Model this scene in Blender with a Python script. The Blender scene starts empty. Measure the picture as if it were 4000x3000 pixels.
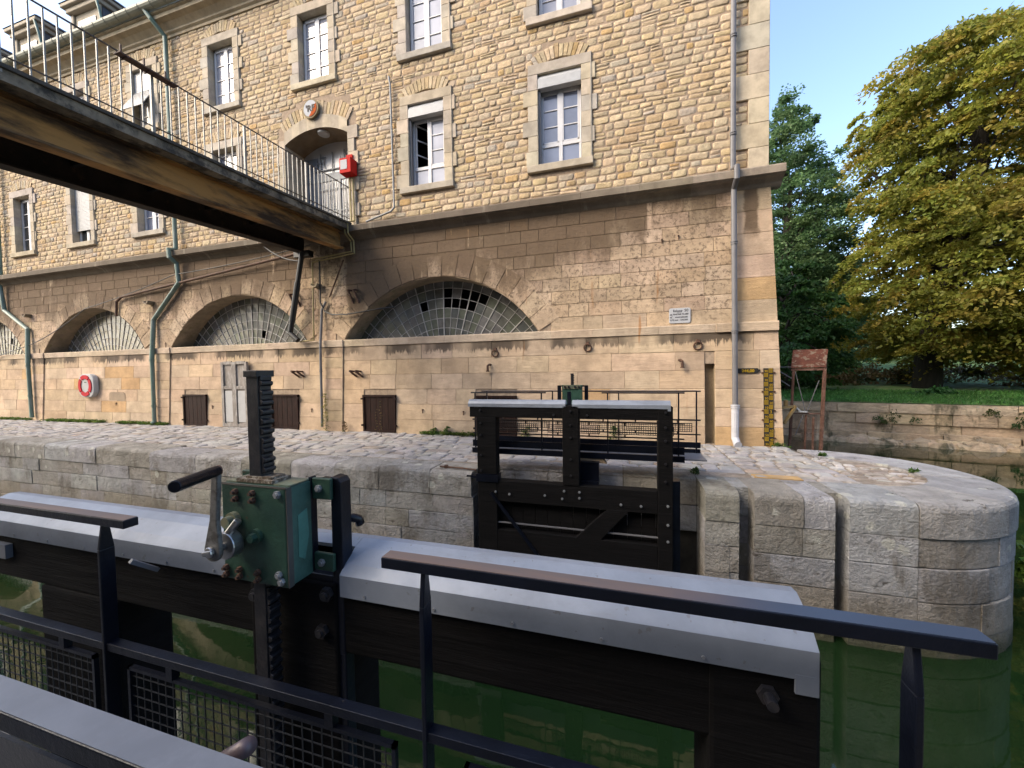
import bpy, math, random
from math import sin, cos, pi, sqrt, radians as rad, atan2
import numpy as np
from mathutils import Matrix, Vector
random.seed(7)
R_ = random.random
def U(a, b): return a + (b - a) * random.random()
SC = bpy.context.scene
COL = SC.collection

# ------------------------------------------------------------------ camera
cam_d = bpy.data.cameras.new('camera'); cam = bpy.data.objects.new('camera', cam_d); COL.objects.link(cam)
cam_d.sensor_width = 36; cam_d.lens = 819.9 / 2212 * 36; cam_d.clip_start = 0.02; cam_d.clip_end = 3000
_yaw, _pit, _rol = rad(16.13), rad(1.962), rad(-.849)
_f = Vector((-sin(_yaw), cos(_yaw), 0)); _r = Vector((cos(_yaw), sin(_yaw), 0)); _u = Vector((0, 0, 1))
_f2 = _f * cos(_pit) - _u * sin(_pit); _u2 = _u * cos(_pit) + _f * sin(_pit)
_r3 = _r * cos(_rol) + _u2 * sin(_rol); _u3 = _u2 * cos(_rol) - _r * sin(_rol)
cam.matrix_world = Matrix(((_r3.x, _u3.x, -_f2.x, 0), (_r3.y, _u3.y, -_f2.y, 0), (_r3.z, _u3.z, -_f2.z, 0), (0, 0, 0, 1)))
SC.camera = cam
# ------------------------------------------------------------------ sky, sun, exposure
SUN = Vector((-0.64, -0.50, 0.60)).normalized()
w = bpy.data.worlds.new('World'); SC.world = w; w.use_nodes = True
nt = w.node_tree; nt.nodes.clear()
wo = nt.nodes.new('ShaderNodeOutputWorld'); bg = nt.nodes.new('ShaderNodeBackground'); sk = nt.nodes.new('ShaderNodeTexSky')
sk.sky_type = 'NISHITA'; sk.sun_disc = False; sk.sun_elevation = math.asin(SUN.z); sk.sun_rotation = atan2(SUN.x, SUN.y)
sk.air_density = 1.0; sk.dust_density = 3.0; sk.ozone_density = 1.2; sk.altitude = 200
bg.inputs[1].default_value = 0.15
nt.links.new(sk.outputs[0], bg.inputs[0]); nt.links.new(bg.outputs[0], wo.inputs[0])
sun_d = bpy.data.lights.new('sun', 'SUN'); sun = bpy.data.objects.new('sun', sun_d); COL.objects.link(sun)
sun_d.energy = 1.35; sun_d.angle = rad(34); sun_d.color = (1, .87, .66)
sun.rotation_euler = (-SUN).to_track_quat('-Z', 'Y').to_euler()
vs = SC.view_settings; vs.view_transform = 'Standard'; vs.look = 'None'; vs.exposure = 1.72; vs.gamma = 1

# ------------------------------------------------------------------ material helpers
class N:
    def __init__(s, m):
        m.use_nodes = True; s.nt = m.node_tree; s.nt.nodes.clear()
        s.o = s.n('OutputMaterial'); s.b = s.n('BsdfPrincipled'); s.l(s.b.outputs[0], s.o.inputs[0])
        tc = s.n('TexCoord'); s.co = tc.outputs['Object']; s.xyz = None
    def n(s, t): return s.nt.nodes.new('ShaderNode' + t)
    def l(s, a, b): s.nt.links.new(a, b)
    def put(s, v, sock):
        if isinstance(v, (int, float)): sock.default_value = v
        elif isinstance(v, tuple): sock.default_value = v if len(v) == 4 or sock.type == 'VECTOR' else (*v, 1)
        else: s.l(v, sock)
    def noise(s, scale, det=5, rough=.6, vec=None, mul=None, col=False):
        v = vec or s.co
        if mul:
            mp = s.n('Mapping'); mp.inputs['Scale'].default_value = mul; s.l(v, mp.inputs[0]); v = mp.outputs[0]
        t = s.n('TexNoise'); t.inputs['Scale'].default_value = scale; t.inputs['Detail'].default_value = det; t.inputs['Roughness'].default_value = rough
        s.l(v, t.inputs['Vector']); return t.outputs[1 if col else 0]
    def voro(s, scale, feat='F1', mul=None):
        v = s.co
        if mul:
            mp = s.n('Mapping'); mp.inputs['Scale'].default_value = mul; s.l(v, mp.inputs[0]); v = mp.outputs[0]
        t = s.n('TexVoronoi'); t.feature = feat; t.inputs['Scale'].default_value = scale; s.l(v, t.inputs['Vector']); return t
    def ramp(s, v, a, b, lo=0., hi=1., smooth=True):
        m = s.n('MapRange'); m.interpolation_type = 'SMOOTHSTEP' if smooth else 'LINEAR'
        s.put(v, m.inputs[0]); m.inputs[1].default_value = a; m.inputs[2].default_value = b; m.inputs[3].default_value = lo; m.inputs[4].default_value = hi
        return m.outputs[0]
    def m(s, op, a, b=0., c=None):
        m = s.n('Math'); m.operation = op; s.put(a, m.inputs[0]); s.put(b, m.inputs[1])
        if c is not None: s.put(c, m.inputs[2])
        return m.outputs[0]
    def mix(s, f, a, b, mode='MIX'):
        m = s.n('Mix'); m.data_type = 'RGBA'; m.blend_type = mode
        s.put(f, m.inputs[0]); s.put(a, m.inputs[6]); s.put(b, m.inputs[7]); return m.outputs[2]
    def attr(s, name='tint'):
        a = s.n('Attribute'); a.attribute_name = name; return a.outputs['Color']
    def sep(s):
        if s.xyz is None:
            x = s.n('SeparateXYZ'); s.l(s.co, x.inputs[0]); s.xyz = x.outputs
        return s.xyz
    def bump(s, h, strength=.5, dist=.01):
        b = s.n('Bump'); b.inputs['Strength'].default_value = strength; b.inputs['Distance'].default_value = dist
        s.l(h, b.inputs['Height']); s.l(b.outputs[0], s.b.inputs['Normal'])
    def set(s, col=None, rough=None, metal=None, spec=None):
        if col is not None:
            if isinstance(col, tuple): s.put(tuple(q * .68 for q in col[:3]), s.b.inputs['Base Color'])
            else: s.put(s.mix(1., col, (.68, .68, .68), 'MULTIPLY'), s.b.inputs['Base Color'])
        if rough is not None: s.put(rough, s.b.inputs['Roughness'])
        if metal is not None: s.put(metal, s.b.inputs['Metallic'])
        if spec is not None: s.put(spec, s.b.inputs['Specular IOR Level'])
def simple(name, col, rough=.6, metal=0., var=.25, scale=6., bump=0., bscale=40., mul=None, col2=None, thr=(.45, .65), bdist=.004):
    m = bpy.data.materials.new(name); s = N(m)
    n = s.noise(scale, 6, .65, mul=mul)
    k = s.ramp(n, .3, .7, 1 - var, 1 + var * .6)
    c = s.mix(1., col, k, 'MULTIPLY')
    if col2: c = s.mix(s.ramp(s.noise(scale * 1.7, 7, .7, mul=mul), *thr), c, col2)
    s.set(c, rough, metal)
    if bump: s.bump(s.noise(bscale, 5, .6, mul=mul), bump, bdist)
    return m

# rubble stones of the upper wall
m_rub = bpy.data.materials.new('rubble_stone'); s = N(m_rub)
c = s.mix(1., s.attr(), s.ramp(s.noise(9, 7, .7), .28, .72, .84, 1.13), 'MULTIPLY')
c = s.mix(s.ramp(s.noise(3.1, 5, .6), .60, .75, 0, .3), c, (.50, .30, .11))
s.set(c, .9, spec=.2); s.bump(s.m('ADD', s.m('MULTIPLY', s.noise(11, 3, .5), 2.), s.noise(45, 4, .7)), .7, .018)
m_mort = simple('mortar', (.43, .32, .225), .95, var=.25, scale=14, bump=.6, bscale=70)
# dressed stone (window surrounds, sills, quoins)
m_dress = bpy.data.materials.new('dressed_stone'); s = N(m_dress)
c = s.mix(1., s.attr(), s.ramp(s.noise(3, 7, .65), .3, .7, .78, 1.15), 'MULTIPLY')
c = s.mix(s.ramp(s.noise(1.3, 6, .7), .52, .72, 0, .45), c, (.27, .235, .20))
s.set(c, .9, spec=.2); s.bump(s.noise(60, 4, .7), .35, .006)

def lower_stone(name, rough_bump, quay=False):
    m = bpy.data.materials.new(name); s = N(m); X, Y, Z = s.sep()
    c = s.mix(1., s.attr(), s.ramp(s.noise(2.2, 8, .7), .3, .7, .78, 1.16), 'MULTIPLY')
    # strata lines in the limestone
    st = s.noise(5, 6, .7, mul=(.5, .5, 3.5))
    c = s.mix(s.ramp(st, .60, .70, 0, .35), c, (.33, .21, .12))
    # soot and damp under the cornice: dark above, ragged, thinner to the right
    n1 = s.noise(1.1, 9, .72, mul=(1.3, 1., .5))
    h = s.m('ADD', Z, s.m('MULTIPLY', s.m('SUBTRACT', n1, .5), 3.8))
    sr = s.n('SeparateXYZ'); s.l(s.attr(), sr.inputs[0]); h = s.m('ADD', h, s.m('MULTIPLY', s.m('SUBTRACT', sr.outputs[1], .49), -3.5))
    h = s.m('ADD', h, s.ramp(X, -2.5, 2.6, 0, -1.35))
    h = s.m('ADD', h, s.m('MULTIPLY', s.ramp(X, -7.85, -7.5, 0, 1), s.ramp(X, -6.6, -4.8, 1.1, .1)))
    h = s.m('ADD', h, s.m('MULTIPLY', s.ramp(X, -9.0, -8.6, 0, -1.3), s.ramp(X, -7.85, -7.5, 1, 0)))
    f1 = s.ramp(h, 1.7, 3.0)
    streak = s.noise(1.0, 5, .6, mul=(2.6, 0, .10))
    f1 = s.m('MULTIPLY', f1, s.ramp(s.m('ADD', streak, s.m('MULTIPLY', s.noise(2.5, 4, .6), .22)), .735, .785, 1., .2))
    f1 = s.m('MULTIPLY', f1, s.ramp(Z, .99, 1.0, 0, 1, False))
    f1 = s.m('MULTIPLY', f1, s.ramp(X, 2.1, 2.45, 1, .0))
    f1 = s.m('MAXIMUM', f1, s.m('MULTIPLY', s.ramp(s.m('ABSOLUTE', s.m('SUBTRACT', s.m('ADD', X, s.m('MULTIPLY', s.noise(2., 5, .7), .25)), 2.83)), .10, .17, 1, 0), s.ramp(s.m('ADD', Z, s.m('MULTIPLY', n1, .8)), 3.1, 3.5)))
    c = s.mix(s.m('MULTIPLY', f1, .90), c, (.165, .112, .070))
    # pale lime runs
    run = s.m('MULTIPLY', s.ramp(s.noise(1.0, 4, .6, mul=(5.5, 0, .30)), .68, .71), s.ramp(s.m('ADD', Z, s.m('MULTIPLY', s.noise(1.3, 3, .5, mul=(1, 0, 0)), 2.5)), 3.2, 4.3, 0, .6))
    c = s.mix(run, c, (.58, .44, .31))
    # soot sitting on the hammered faces, block by block
    mo = s.m('MULTIPLY', s.ramp(s.noise(13, 7, .75), .50, .60), s.ramp(s.m('ADD', Z, s.m('MULTIPLY', s.noise(.8, 4, .6), 1.6)), 1.45, 2.6, 0, .80))
    c = s.mix(s.m('MULTIPLY', mo, s.ramp(X, 2.2, 2.5, 1, 0)), c, (.16, .115, .08))
    c = s.mix(s.ramp(Z, .98, 1.0, 0, 0), c, (.1, .1, .1))
    # rust run and black moss under the ledge
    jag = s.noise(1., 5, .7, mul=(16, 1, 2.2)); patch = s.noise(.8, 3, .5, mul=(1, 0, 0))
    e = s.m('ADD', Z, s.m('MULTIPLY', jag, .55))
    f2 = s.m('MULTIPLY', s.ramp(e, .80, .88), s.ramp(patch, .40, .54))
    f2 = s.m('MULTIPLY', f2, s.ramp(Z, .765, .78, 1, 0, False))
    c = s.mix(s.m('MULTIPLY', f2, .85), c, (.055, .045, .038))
    ru = s.m('MULTIPLY', s.ramp(s.noise(1., 4, .6, mul=(4, 0, .3)), .66, .72), s.ramp(Z, -1.5, .6, 0, .7))
    c = s.mix(ru, c, (.45, .20, .06))
    s.set(c, .92, spec=.2)
    big = s.noise(34, 5, .75); fine = s.noise(5, 7, .7, mul=(.4, .4, 3.))
    zone = s.ramp(Z, .9, 1.7, .15, 1.)
    s.bump(s.m('ADD', s.m('MULTIPLY', big, s.m('MULTIPLY', zone, rough_bump)), s.m('MULTIPLY', fine, .7)), 1., .022)
    return m
m_ash = lower_stone('ashlar_stone', 1.3)
m_ashmort = simple('ashlar_joint', (.46, .35, .25), .95, var=.3, scale=10)

def quay_stone(name, top=False):
    m = bpy.data.materials.new(name); s = N(m); X, Y, Z = s.sep()
    c = s.mix(1., s.attr(), s.ramp(s.noise(2.4, 8, .7), .3, .7, .72, 1.18), 'MULTIPLY')
    if not top:
        # brown water stain lower down, green slime at the waterline
        e = s.m('ADD', Z, s.m('MULTIPLY', s.noise(1.6, 5, .6), .9))
        c = s.mix(s.ramp(e, -2.0, -2.7, 0, .55), c, (.27, .215, .14))
        c = s.mix(s.ramp(s.m('ADD', Z, s.m('MULTIPLY', s.noise(3., 4, .6), .3)), -3.05, -3.3, 0, .85), c, (.055, .06, .02))
        dk = s.noise(1.7, 7, .7, mul=(1, 1, .5))
        c = s.mix(s.ramp(dk, .50, .66, 0, .7), c, (.15, .125, .095))
        # cracks along the strata
        cr = s.noise(3.2, 8, .78, mul=(.8, .8, 2.1))
        c = s.mix(s.ramp(cr, .615, .65, 0, .8), c, (.09, .07, .05))
        lic = s.voro(3.4); d = s.m('ADD', lic.outputs['Distance'], s.m('MULTIPLY', s.noise(7, 5, .65), .62))
        li = s.m('MULTIPLY', s.ramp(d, .52, .57, 1, 0), s.ramp(s.noise(.9, 3, .5), .50, .56))
        li = s.m('MULTIPLY', li, s.ramp(Z, -2.5, -2.3, 0, .8))
        c = s.mix(li, c, (.68, .67, .60))
        s.bump(s.m('ADD', s.m('MULTIPLY', s.noise(24, 7, .75), .8), s.m('ADD', s.m('MULTIPLY', s.noise(6, 5, .65), 1.6), s.m('MULTIPLY', cr, -1.2))), 1., .035)
    else:
        c = s.mix(s.ramp(s.noise(1.1, 6, .7), .50, .68, 0, .40), c, (.36, .29, .23))
        c = s.mix(s.ramp(s.noise(6, 6, .7), .60, .72, 0, .35), c, (.19, .155, .13))
        s.bump(s.noise(22, 6, .7), .55, .015)
    s.set(c, .85, spec=.3)
    return m
m_quay = quay_stone('quay_stone'); m_cop = quay_stone('coping_stone'); m_pave = quay_stone('paving_stone', True)
m_core = simple('quay_joint', (.09, .075, .055), .95, var=.3)
m_soil = simple('paving_joint', (.36, .30, .24), .95, var=.4, scale=5, bump=.5, col2=(.24, .19, .14))
m_tar = simple('tarred_wood', (.0052, .0046, .005), .88, var=.5, scale=3, bump=.8, bscale=9, mul=(1, 1, 6), col2=(.0095, .0075, .0075), bdist=.006)
m_tar.node_tree.nodes['Principled BSDF'].inputs['Specular IOR Level'].default_value = .12
m_zinc = simple('zinc_sheet', (.31, .345, .41), .48, .15, var=.12, scale=3, bump=.12, bscale=5, col2=(.25, .275, .33), thr=(.5, .7))
s = N(m_zinc)
c = s.mix(1., (.31, .345, .41), s.ramp(s.noise(2.2, 8, .7), .3, .7, .80, 1.15), 'MULTIPLY')
c = s.mix(s.ramp(s.noise(7, 7, .75, mul=(.35, 1.5, 1)), .54, .72, 0, .45), c, (.21, .215, .22))
c = s.mix(s.ramp(s.noise(38, 3, .6), .66, .70, 0, .5), c, (.17, .165, .16))
v = s.voro(3.1); c = s.mix(s.m('MULTIPLY', s.ramp(s.m('ADD', v.outputs['Distance'], s.m('MULTIPLY', s.noise(30, 4, .7), .06)), .055, .065, 1, 0), .7), c, (.62, .62, .60))
v = s.voro(5.7); c = s.mix(s.m('MULTIPLY', s.ramp(s.m('ADD', v.outputs['Distance'], s.m('MULTIPLY', s.noise(40, 4, .7), .05)), .040, .055, 1, 0), .6), c, (.10, .09, .08))
s.set(c, s.ramp(s.noise(5, 6, .7), .3, .7, .40, .62), .12); s.bump(s.noise(4.5, 4, .6), .18, .006)
def weather(m, base, chip, thr, rough, spec, scale=26, wear=None, mul=None, bump=.5):
    s = N(m)
    c = s.mix(1., base, s.ramp(s.noise(5, 7, .7, mul=mul), .3, .7, .6, 1.4), 'MULTIPLY')
    if wear: c = s.mix(s.ramp(s.noise(2.6, 8, .75, mul=mul), .52, .68, 0, .55), c, wear)
    c = s.mix(s.ramp(s.noise(scale, 8, .75, mul=mul), *thr), c, chip); s.set(c, rough, spec=spec)
    s.bump(s.m('ADD', s.noise(scale * 1.5, 6, .7, mul=mul), s.noise(5, 4, .6, mul=mul)), bump, .006)
m_iron = simple('black_painted_iron', (.005, .006, .0105), .33, .0, var=.3, scale=20, bump=.1, bscale=80)
m_iron.node_tree.nodes['Principled BSDF'].inputs['Specular IOR Level'].default_value = .28
m_worn0 = simple('worn_rail_top', (.155, .125, .125), .40, .1, var=.25, scale=5, mul=(.5, 3, 1), col2=(.20, .135, .10), thr=(.45, .7))
m_worn_sheen = bpy.data.materials.new('worn_handrail_top_sky_sheen'); s = N(m_worn_sheen); X, Y, Z = s.sep()
e = s.ramp(s.m('ADD', X, s.m('MULTIPLY', s.noise(2., 4, .6), .5)), .10, .50)  # blue sky sheen painted in towards the right, over the brown wear
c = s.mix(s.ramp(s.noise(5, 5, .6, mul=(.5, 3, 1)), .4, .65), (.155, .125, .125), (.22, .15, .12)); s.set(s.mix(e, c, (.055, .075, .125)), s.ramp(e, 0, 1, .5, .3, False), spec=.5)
m_railgrey = simple('worn_steel_channel', (.20, .215, .25), .45, .15, var=.15, scale=5, col2=(.22, .235, .27))
m_green = simple('green_gear_paint', (.020, .085, .062), .45, var=.35, scale=11, bump=.15, bscale=60, col2=(.012, .045, .025), thr=(.5, .68))
m_greenL = simple('faded_green_paint', (.065, .17, .145), .5, var=.22, scale=9, bump=.12, bscale=60, col2=(.045, .13, .105))
m_greenT = simple('weathered_green_top', (.13, .17, .12), .55, var=.35, scale=16, col2=(.20, .185, .11), thr=(.4, .6))
weather(m_green, (.030, .080, .056), (.075, .035, .02), (.62, .65), .45, .4, 22, (.035, .075, .035))
weather(m_greenL, (.055, .130, .105), (.10, .05, .03), (.66, .69), .5, .35, 24, (.05, .12, .10))
weather(m_iron, (.005, .0068, .0145), (.030, .026, .026), (.66, .70), .34, .3, 30, (.009, .012, .022), bump=.25)
weather(m_tar, (.0056, .005, .0053), (.030, .022, .018), (.62, .70), .85, .14, 7, (.011, .0085, .008), mul=(.35, 1, 5), bump=.9)
m_bolt = simple('galvanised_bolt', (.42, .43, .45), .42, .5, var=.2, scale=30)
m_chrome = simple('bright_steel', (.55, .55, .56), .28, .9, var=.12, scale=20)
m_rustb = simple('rusty_iron', (.14, .065, .035), .8, var=.5, scale=14, bump=.4, col2=(.06, .032, .022))
m_rack = simple('greased_rack', (.022, .022, .027), .38, .2, var=.4, scale=20, bump=.4, bscale=60, col2=(.045, .04, .042))
m_rustpanel = simple('rust_red_panel', (.15, .065, .04), .8, var=.4, scale=6, bump=.3, col2=(.24, .13, .09))
m_yellow = simple('yellow_pipe_paint', (.42, .33, .13), .5, var=.2)
m_yelbr = simple('faded_yellow_bracket', (.45, .28, .09), .6, var=.25)
m_verd = simple('verdigris_pipe', (.16, .25, .20), .5, var=.25, scale=3, mul=(1, 1, .3), col2=(.24, .29, .25))
m_pipeg = simple('grey_pipe', (.19, .185, .195), .5, var=.15, scale=3)
m_pipew = simple('white_pipe', (.66, .66, .70), .45, var=.12, scale=5, col2=(.5, .44, .36), thr=(.62, .7))
m_gutter = simple('gutter_zinc', (.28, .29, .23), .5, .1, var=.2, scale=2)
m_white = simple('white_window_paint', (.76, .75, .77), .4, var=.06)
m_black = simple('dark_interior', (.006, .006, .007), .9, var=.1)
m_cable = simple('black_cable', (.010, .010, .011), .5, var=.2)
m_slate = simple('slate_roof', (.10, .10, .12), .6, var=.25, scale=6)
m_render = simple('cream_dormer_render', (.50, .42, .31), .85, var=.12, scale=3)
m_door = simple('grey_blue_door', (.20, .225, .26), .45, var=.15)
m_oldwood = simple('peeling_grey_door', (.33, .29, .26), .8, var=.3, scale=7, mul=(1, 1, .3), col2=(.47, .45, .42), bump=.4)
m_hatch = simple('brown_hatch_boards', (.026, .013, .011), .6, var=.45, scale=6, mul=(3, 1, .5), bump=.3, col2=(.045, .018, .013))
m_hatch.node_tree.nodes['Principled BSDF'].inputs['Specular IOR Level'].default_value = .15
m_conc = simple('bridge_concrete', (.30, .26, .20), .9, var=.4, scale=2, bump=.5, bscale=30, col2=(.055, .050, .045), thr=(.42, .62))
m_edge = simple('dark_deck_edge', (.085, .078, .068), .85, var=.35, scale=4, bump=.4)
m_rustbeam = bpy.data.materials.new('rust_stained_beam'); s = N(m_rustbeam)
a = s.noise(1.4, 7, .65, mul=(1, .35, 1.6)); b_ = s.noise(4, 7, .7, mul=(1, .3, 1.2))
c = s.mix(s.ramp(a, .40, .60), (.05, .03, .018), (.50, .27, .09)); c = s.mix(s.ramp(b_, .50, .72, 0, .6), c, (.22, .17, .12))
s.set(c, .8, spec=.3); s.bump(s.noise(30, 5, .7), .4, .005)
m_balu = simple('grey_baluster_paint', (.34, .33, .31), .45, .1, var=.25, scale=3)
m_rail_rust = simple('rusty_bridge_rail', (.12, .095, .085), .6, var=.4, scale=6, col2=(.10, .055, .035))
m_red = simple('red_paint', (.60, .025, .018), .75, var=.08)
m_redb = simple('lifebuoy_red', (.60, .008, .02), .9, var=.1)
m_plastic = simple('white_plastic', (.60, .60, .60), .75, var=.05)
m_sign = simple('white_enamel', (.60, .61, .64), .8, var=.05)
m_gold = simple('faded_gold_rim', (.30, .22, .11), .8, var=.2)
m_orange = simple('faded_orange_paint', (.50, .10, .015), .85, var=.2, scale=12)
m_ink = simple('black_ink', (.03, .03, .035), .5, var=.1)
m_inkg = simple('grey_brown_ink', (.11, .09, .07), .9, var=.1)
m_gblack = simple('gauge_black', (.012, .011, .010), .7, var=.2)
m_gyel = simple('gauge_yellow', (.52, .33, .02), .7, var=.12)
for q_ in (m_red, m_sign, m_plastic, m_orange, m_gyel): q_.node_tree.nodes['Principled BSDF'].inputs['Specular IOR Level'].default_value = .15
m_grate = simple('mesh_wire', (.03, .032, .036), .45, .3, var=.2)
m_wood = simple('weathered_board', (.36, .26, .16), .85, var=.3, scale=8, mul=(.4, 4, 4))
m_alu = simple('aluminium_shutter', (.52, .52, .52), .5, .0, var=.08)
# glazing
def glass(name, col, rough=.06):
    m = bpy.data.materials.new(name); s = N(m)
    c = s.mix(1., col, s.ramp(s.noise(1.5, 3, .5), .3, .7, .8, 1.15), 'MULTIPLY'); s.set(c, rough, spec=.8)
    s.bump(s.noise(1.2, 2, .4), .12, .02); return m
m_glB = glass('curtained_glass', (.20, .225, .31)); m_glW = glass('white_curtain_glass', (.40, .41, .48), .12); m_glD = glass('dark_window_glass', (.035, .04, .045))
m_lun = bpy.data.materials.new('dusty_fanlight_glass'); s = N(m_lun)
c = s.mix(1., s.attr(), s.ramp(s.noise(4, 5, .6), .3, .7, .7, 1.2), 'MULTIPLY'); s.set(c, .22, spec=.55)
# plants
def leafmat(name, transl=.45, rough=.55):
    m = bpy.data.materials.new(name); s = N(m)
    c = s.mix(1., s.attr(), s.ramp(s.noise(.35, 4, .6), .3, .7, .75, 1.2), 'MULTIPLY'); s.set(c, rough, spec=.3)
    t = s.n('BsdfTranslucent'); s.l(c, t.inputs[0]); mx = s.n('MixShader'); mx.inputs[0].default_value = transl
    s.l(s.b.outputs[0], mx.inputs[1]); s.l(t.outputs[0], mx.inputs[2]); s.l(mx.outputs[0], s.o.inputs[0]); return m
m_leaf = leafmat('leaf')
m_bark = simple('bark', (.035, .027, .02), .95, var=.4, scale=2, bump=.8, bscale=9, mul=(2, 2, .4), bdist=.05)
m_grass = simple('grass_ground', (.13, .25, .06), .95, var=.45, scale=1.2, bump=.5, bscale=12, col2=(.26, .24, .10), thr=(.50, .66), bdist=.05)
m_bankwall = quay_stone('bank_wall_stone')
# water
m_wat = bpy.data.materials.new('green_water'); s = N(m_wat)
c = s.mix(s.ramp(s.noise(.25, 4, .6), .4, .65), (.0085, .024, .0075), (.014, .034, .010)); s.set(c, .03, spec=.5)
s.b.inputs['IOR'].default_value = 1.45
s.bump(s.m('ADD', s.noise(2.2, 3, .5, mul=(1, 1.3, 1)), s.m('MULTIPLY', s.noise(9, 2, .5), .12)), .055, .03)

# ------------------------------------------------------------------ mesh helpers
WL = {}
class MB:
    def __init__(s): s.v = []; s.f = []; s.t = []; s.m = []; s.tint = (1, 1, 1); s.mi = 0; s.tag = False
    def face(s, pts, tint=None):
        b = len(s.v); s.v += [tuple(p) for p in pts]; s.f.append(tuple(range(b, b + len(pts)))); s.t.append(tint or s.tint); s.m.append(s.mi)
    def add(s, pts, faces, tint=None):
        b = len(s.v); s.v += [tuple(p) for p in pts]
        for f in faces: s.f.append(tuple(b + i for i in f)); s.t.append(tint or s.tint); s.m.append(s.mi)
    def box(s, x0, x1, y0, y1, z0, z1, tint=None):
        s.add([(x0, y0, z0), (x1, y0, z0), (x1, y1, z0), (x0, y1, z0), (x0, y0, z1), (x1, y0, z1), (x1, y1, z1), (x0, y1, z1)],
              [(0, 3, 2, 1), (4, 5, 6, 7), (0, 1, 5, 4), (1, 2, 6, 5), (2, 3, 7, 6), (3, 0, 4, 7)], tint)
    def hexa(s, p, tint=None):
        s.add(p, [(0, 3, 2, 1), (4, 5, 6, 7), (0, 1, 5, 4), (1, 2, 6, 5), (2, 3, 7, 6), (3, 0, 4, 7)], tint)
    def bar(s, a, b, wx, wy, up=(0, 0, 1)):
        a, b = Vector(a), Vector(b); d = (b - a).normalized(); up = Vector(up)
        if abs(d.dot(up)) > .98: up = Vector((0, 1, 0))
        r = d.cross(up).normalized() * wx / 2; u = r.cross(d).normalized() * wy / 2
        s.hexa([a - r - u, a + r - u, a + r + u, a - r + u, b - r - u, b + r - u, b + r + u, b - r + u])
    def tube(s, pts, r, n=8, caps=True, r2=None):
        pts = [Vector(p) for p in pts]; rings = []; k = len(pts)
        for i, p in enumerate(pts):
            d = ((pts[min(i + 1, k - 1)] - p).normalized() + (p - pts[max(i - 1, 0)]).normalized()).normalized()
            if i == 0:
                up = Vector((0, 0, 1)) if abs(d.z) < .95 else Vector((0, 1, 0)); a = d.cross(up).normalized()
            else: a = (a - d * a.dot(d)).normalized()
            b = a.cross(d).normalized()
            rr = r if r2 is None else r + (r2 - r) * i / (k - 1)
            rings.append([p + a * cos(2 * pi * j / n) * rr + b * sin(2 * pi * j / n) * rr for j in range(n)])
        vs_ = [q for g in rings for q in g]; fs = []
        for i in range(k - 1):
            for j in range(n): fs.append((i * n + j, i * n + (j + 1) % n, (i + 1) * n + (j + 1) % n, (i + 1) * n + j))
        if caps: fs += [tuple(reversed(range(n))), tuple(range((k - 1) * n, k * n))]
        s.add(vs_, fs)
    def cyl(s, c, ax, r, h, n=12):
        c = Vector(c); ax = Vector(ax); s.tube([c, c + ax * h], r, n)
    def extr_y(s, poly, y0, y1, tint=None):   # poly (x,z)
        n = len(poly); s.add([(x, y0, z) for x, z in poly] + [(x, y1, z) for x, z in poly],
            [tuple(range(n)), tuple(range(2 * n - 1, n - 1, -1))] + [(i, n + i, n + (i + 1) % n, (i + 1) % n) for i in range(n)], tint)
    def extr_x(s, prof, x0, x1, tint=None):   # prof (y,z)
        n = len(prof); s.add([(x0, y, z) for y, z in prof] + [(x1, y, z) for y, z in prof],
            [tuple(range(n)), tuple(range(2 * n - 1, n - 1, -1))] + [(i, n + i, n + (i + 1) % n, (i + 1) % n) for i in range(n)], tint)
    def extr_z(s, poly, z0, z1, tint=None):   # poly (x,y)
        n = len(poly); s.add([(x, y, z0) for x, y in poly] + [(x, y, z1) for x, y in poly],
            [tuple(reversed(range(n))), tuple(range(n, 2 * n))] + [(i, (i + 1) % n, n + (i + 1) % n, n + i) for i in range(n)], tint)
    def mesh(s, name, mats):
        me = bpy.data.meshes.new(name); me.from_pydata(s.v, [], s.f)
        for m in mats: me.materials.append(m)
        if len(mats) > 1: me.polygons.foreach_set('material_index', s.m)
        if s.tag:
            at = me.attributes.new('tint', 'FLOAT_COLOR', 'FACE')
            arr = np.ones((len(s.f), 4), 'f'); arr[:, :3] = np.array(s.t, 'f'); at.data.foreach_set('color', arr.ravel())
        me.update(); return me
def finish(o, parent, wl, smooth, bevel, fixn):
    me = o.data
    if fixn:
        import bmesh
        bm = bmesh.new(); bm.from_mesh(me); bmesh.ops.recalc_face_normals(bm, faces=bm.faces); bm.to_mesh(me); bm.free()
    if smooth: me.polygons.foreach_set('use_smooth', [True] * len(me.polygons))
    if bevel:
        md = o.modifiers.new('bevel', 'BEVEL'); md.width = bevel; md.segments = 2; md.limit_method = 'ANGLE'; md.angle_limit = rad(40)
    COL.objects.link(o)
def part(name, mb, mats, parent, smooth=False, bevel=0, fixn=True, label=None, kind=None):
    """a mesh whose vertices are world coordinates, linked as a child of parent"""
    if not isinstance(mats, (list, tuple)): mats = [mats]
    o = bpy.data.objects.new(name, mb.mesh(name, mats)); o.parent = parent
    o.location = -WL[parent]; WL[o] = Vector((0, 0, 0)); finish(o, parent, None, smooth, bevel, fixn)
    if label: o['label'] = label
    if kind: o['kind'] = kind
    return o
def thing(name, label, cat, loc, group=None):
    o = bpy.data.objects.new(name, None); o.location = loc; o.empty_display_size = .2; COL.objects.link(o)
    WL[o] = Vector(loc); o['label'] = label; o['category'] = cat
    if group: o['group'] = group
    return o
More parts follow.
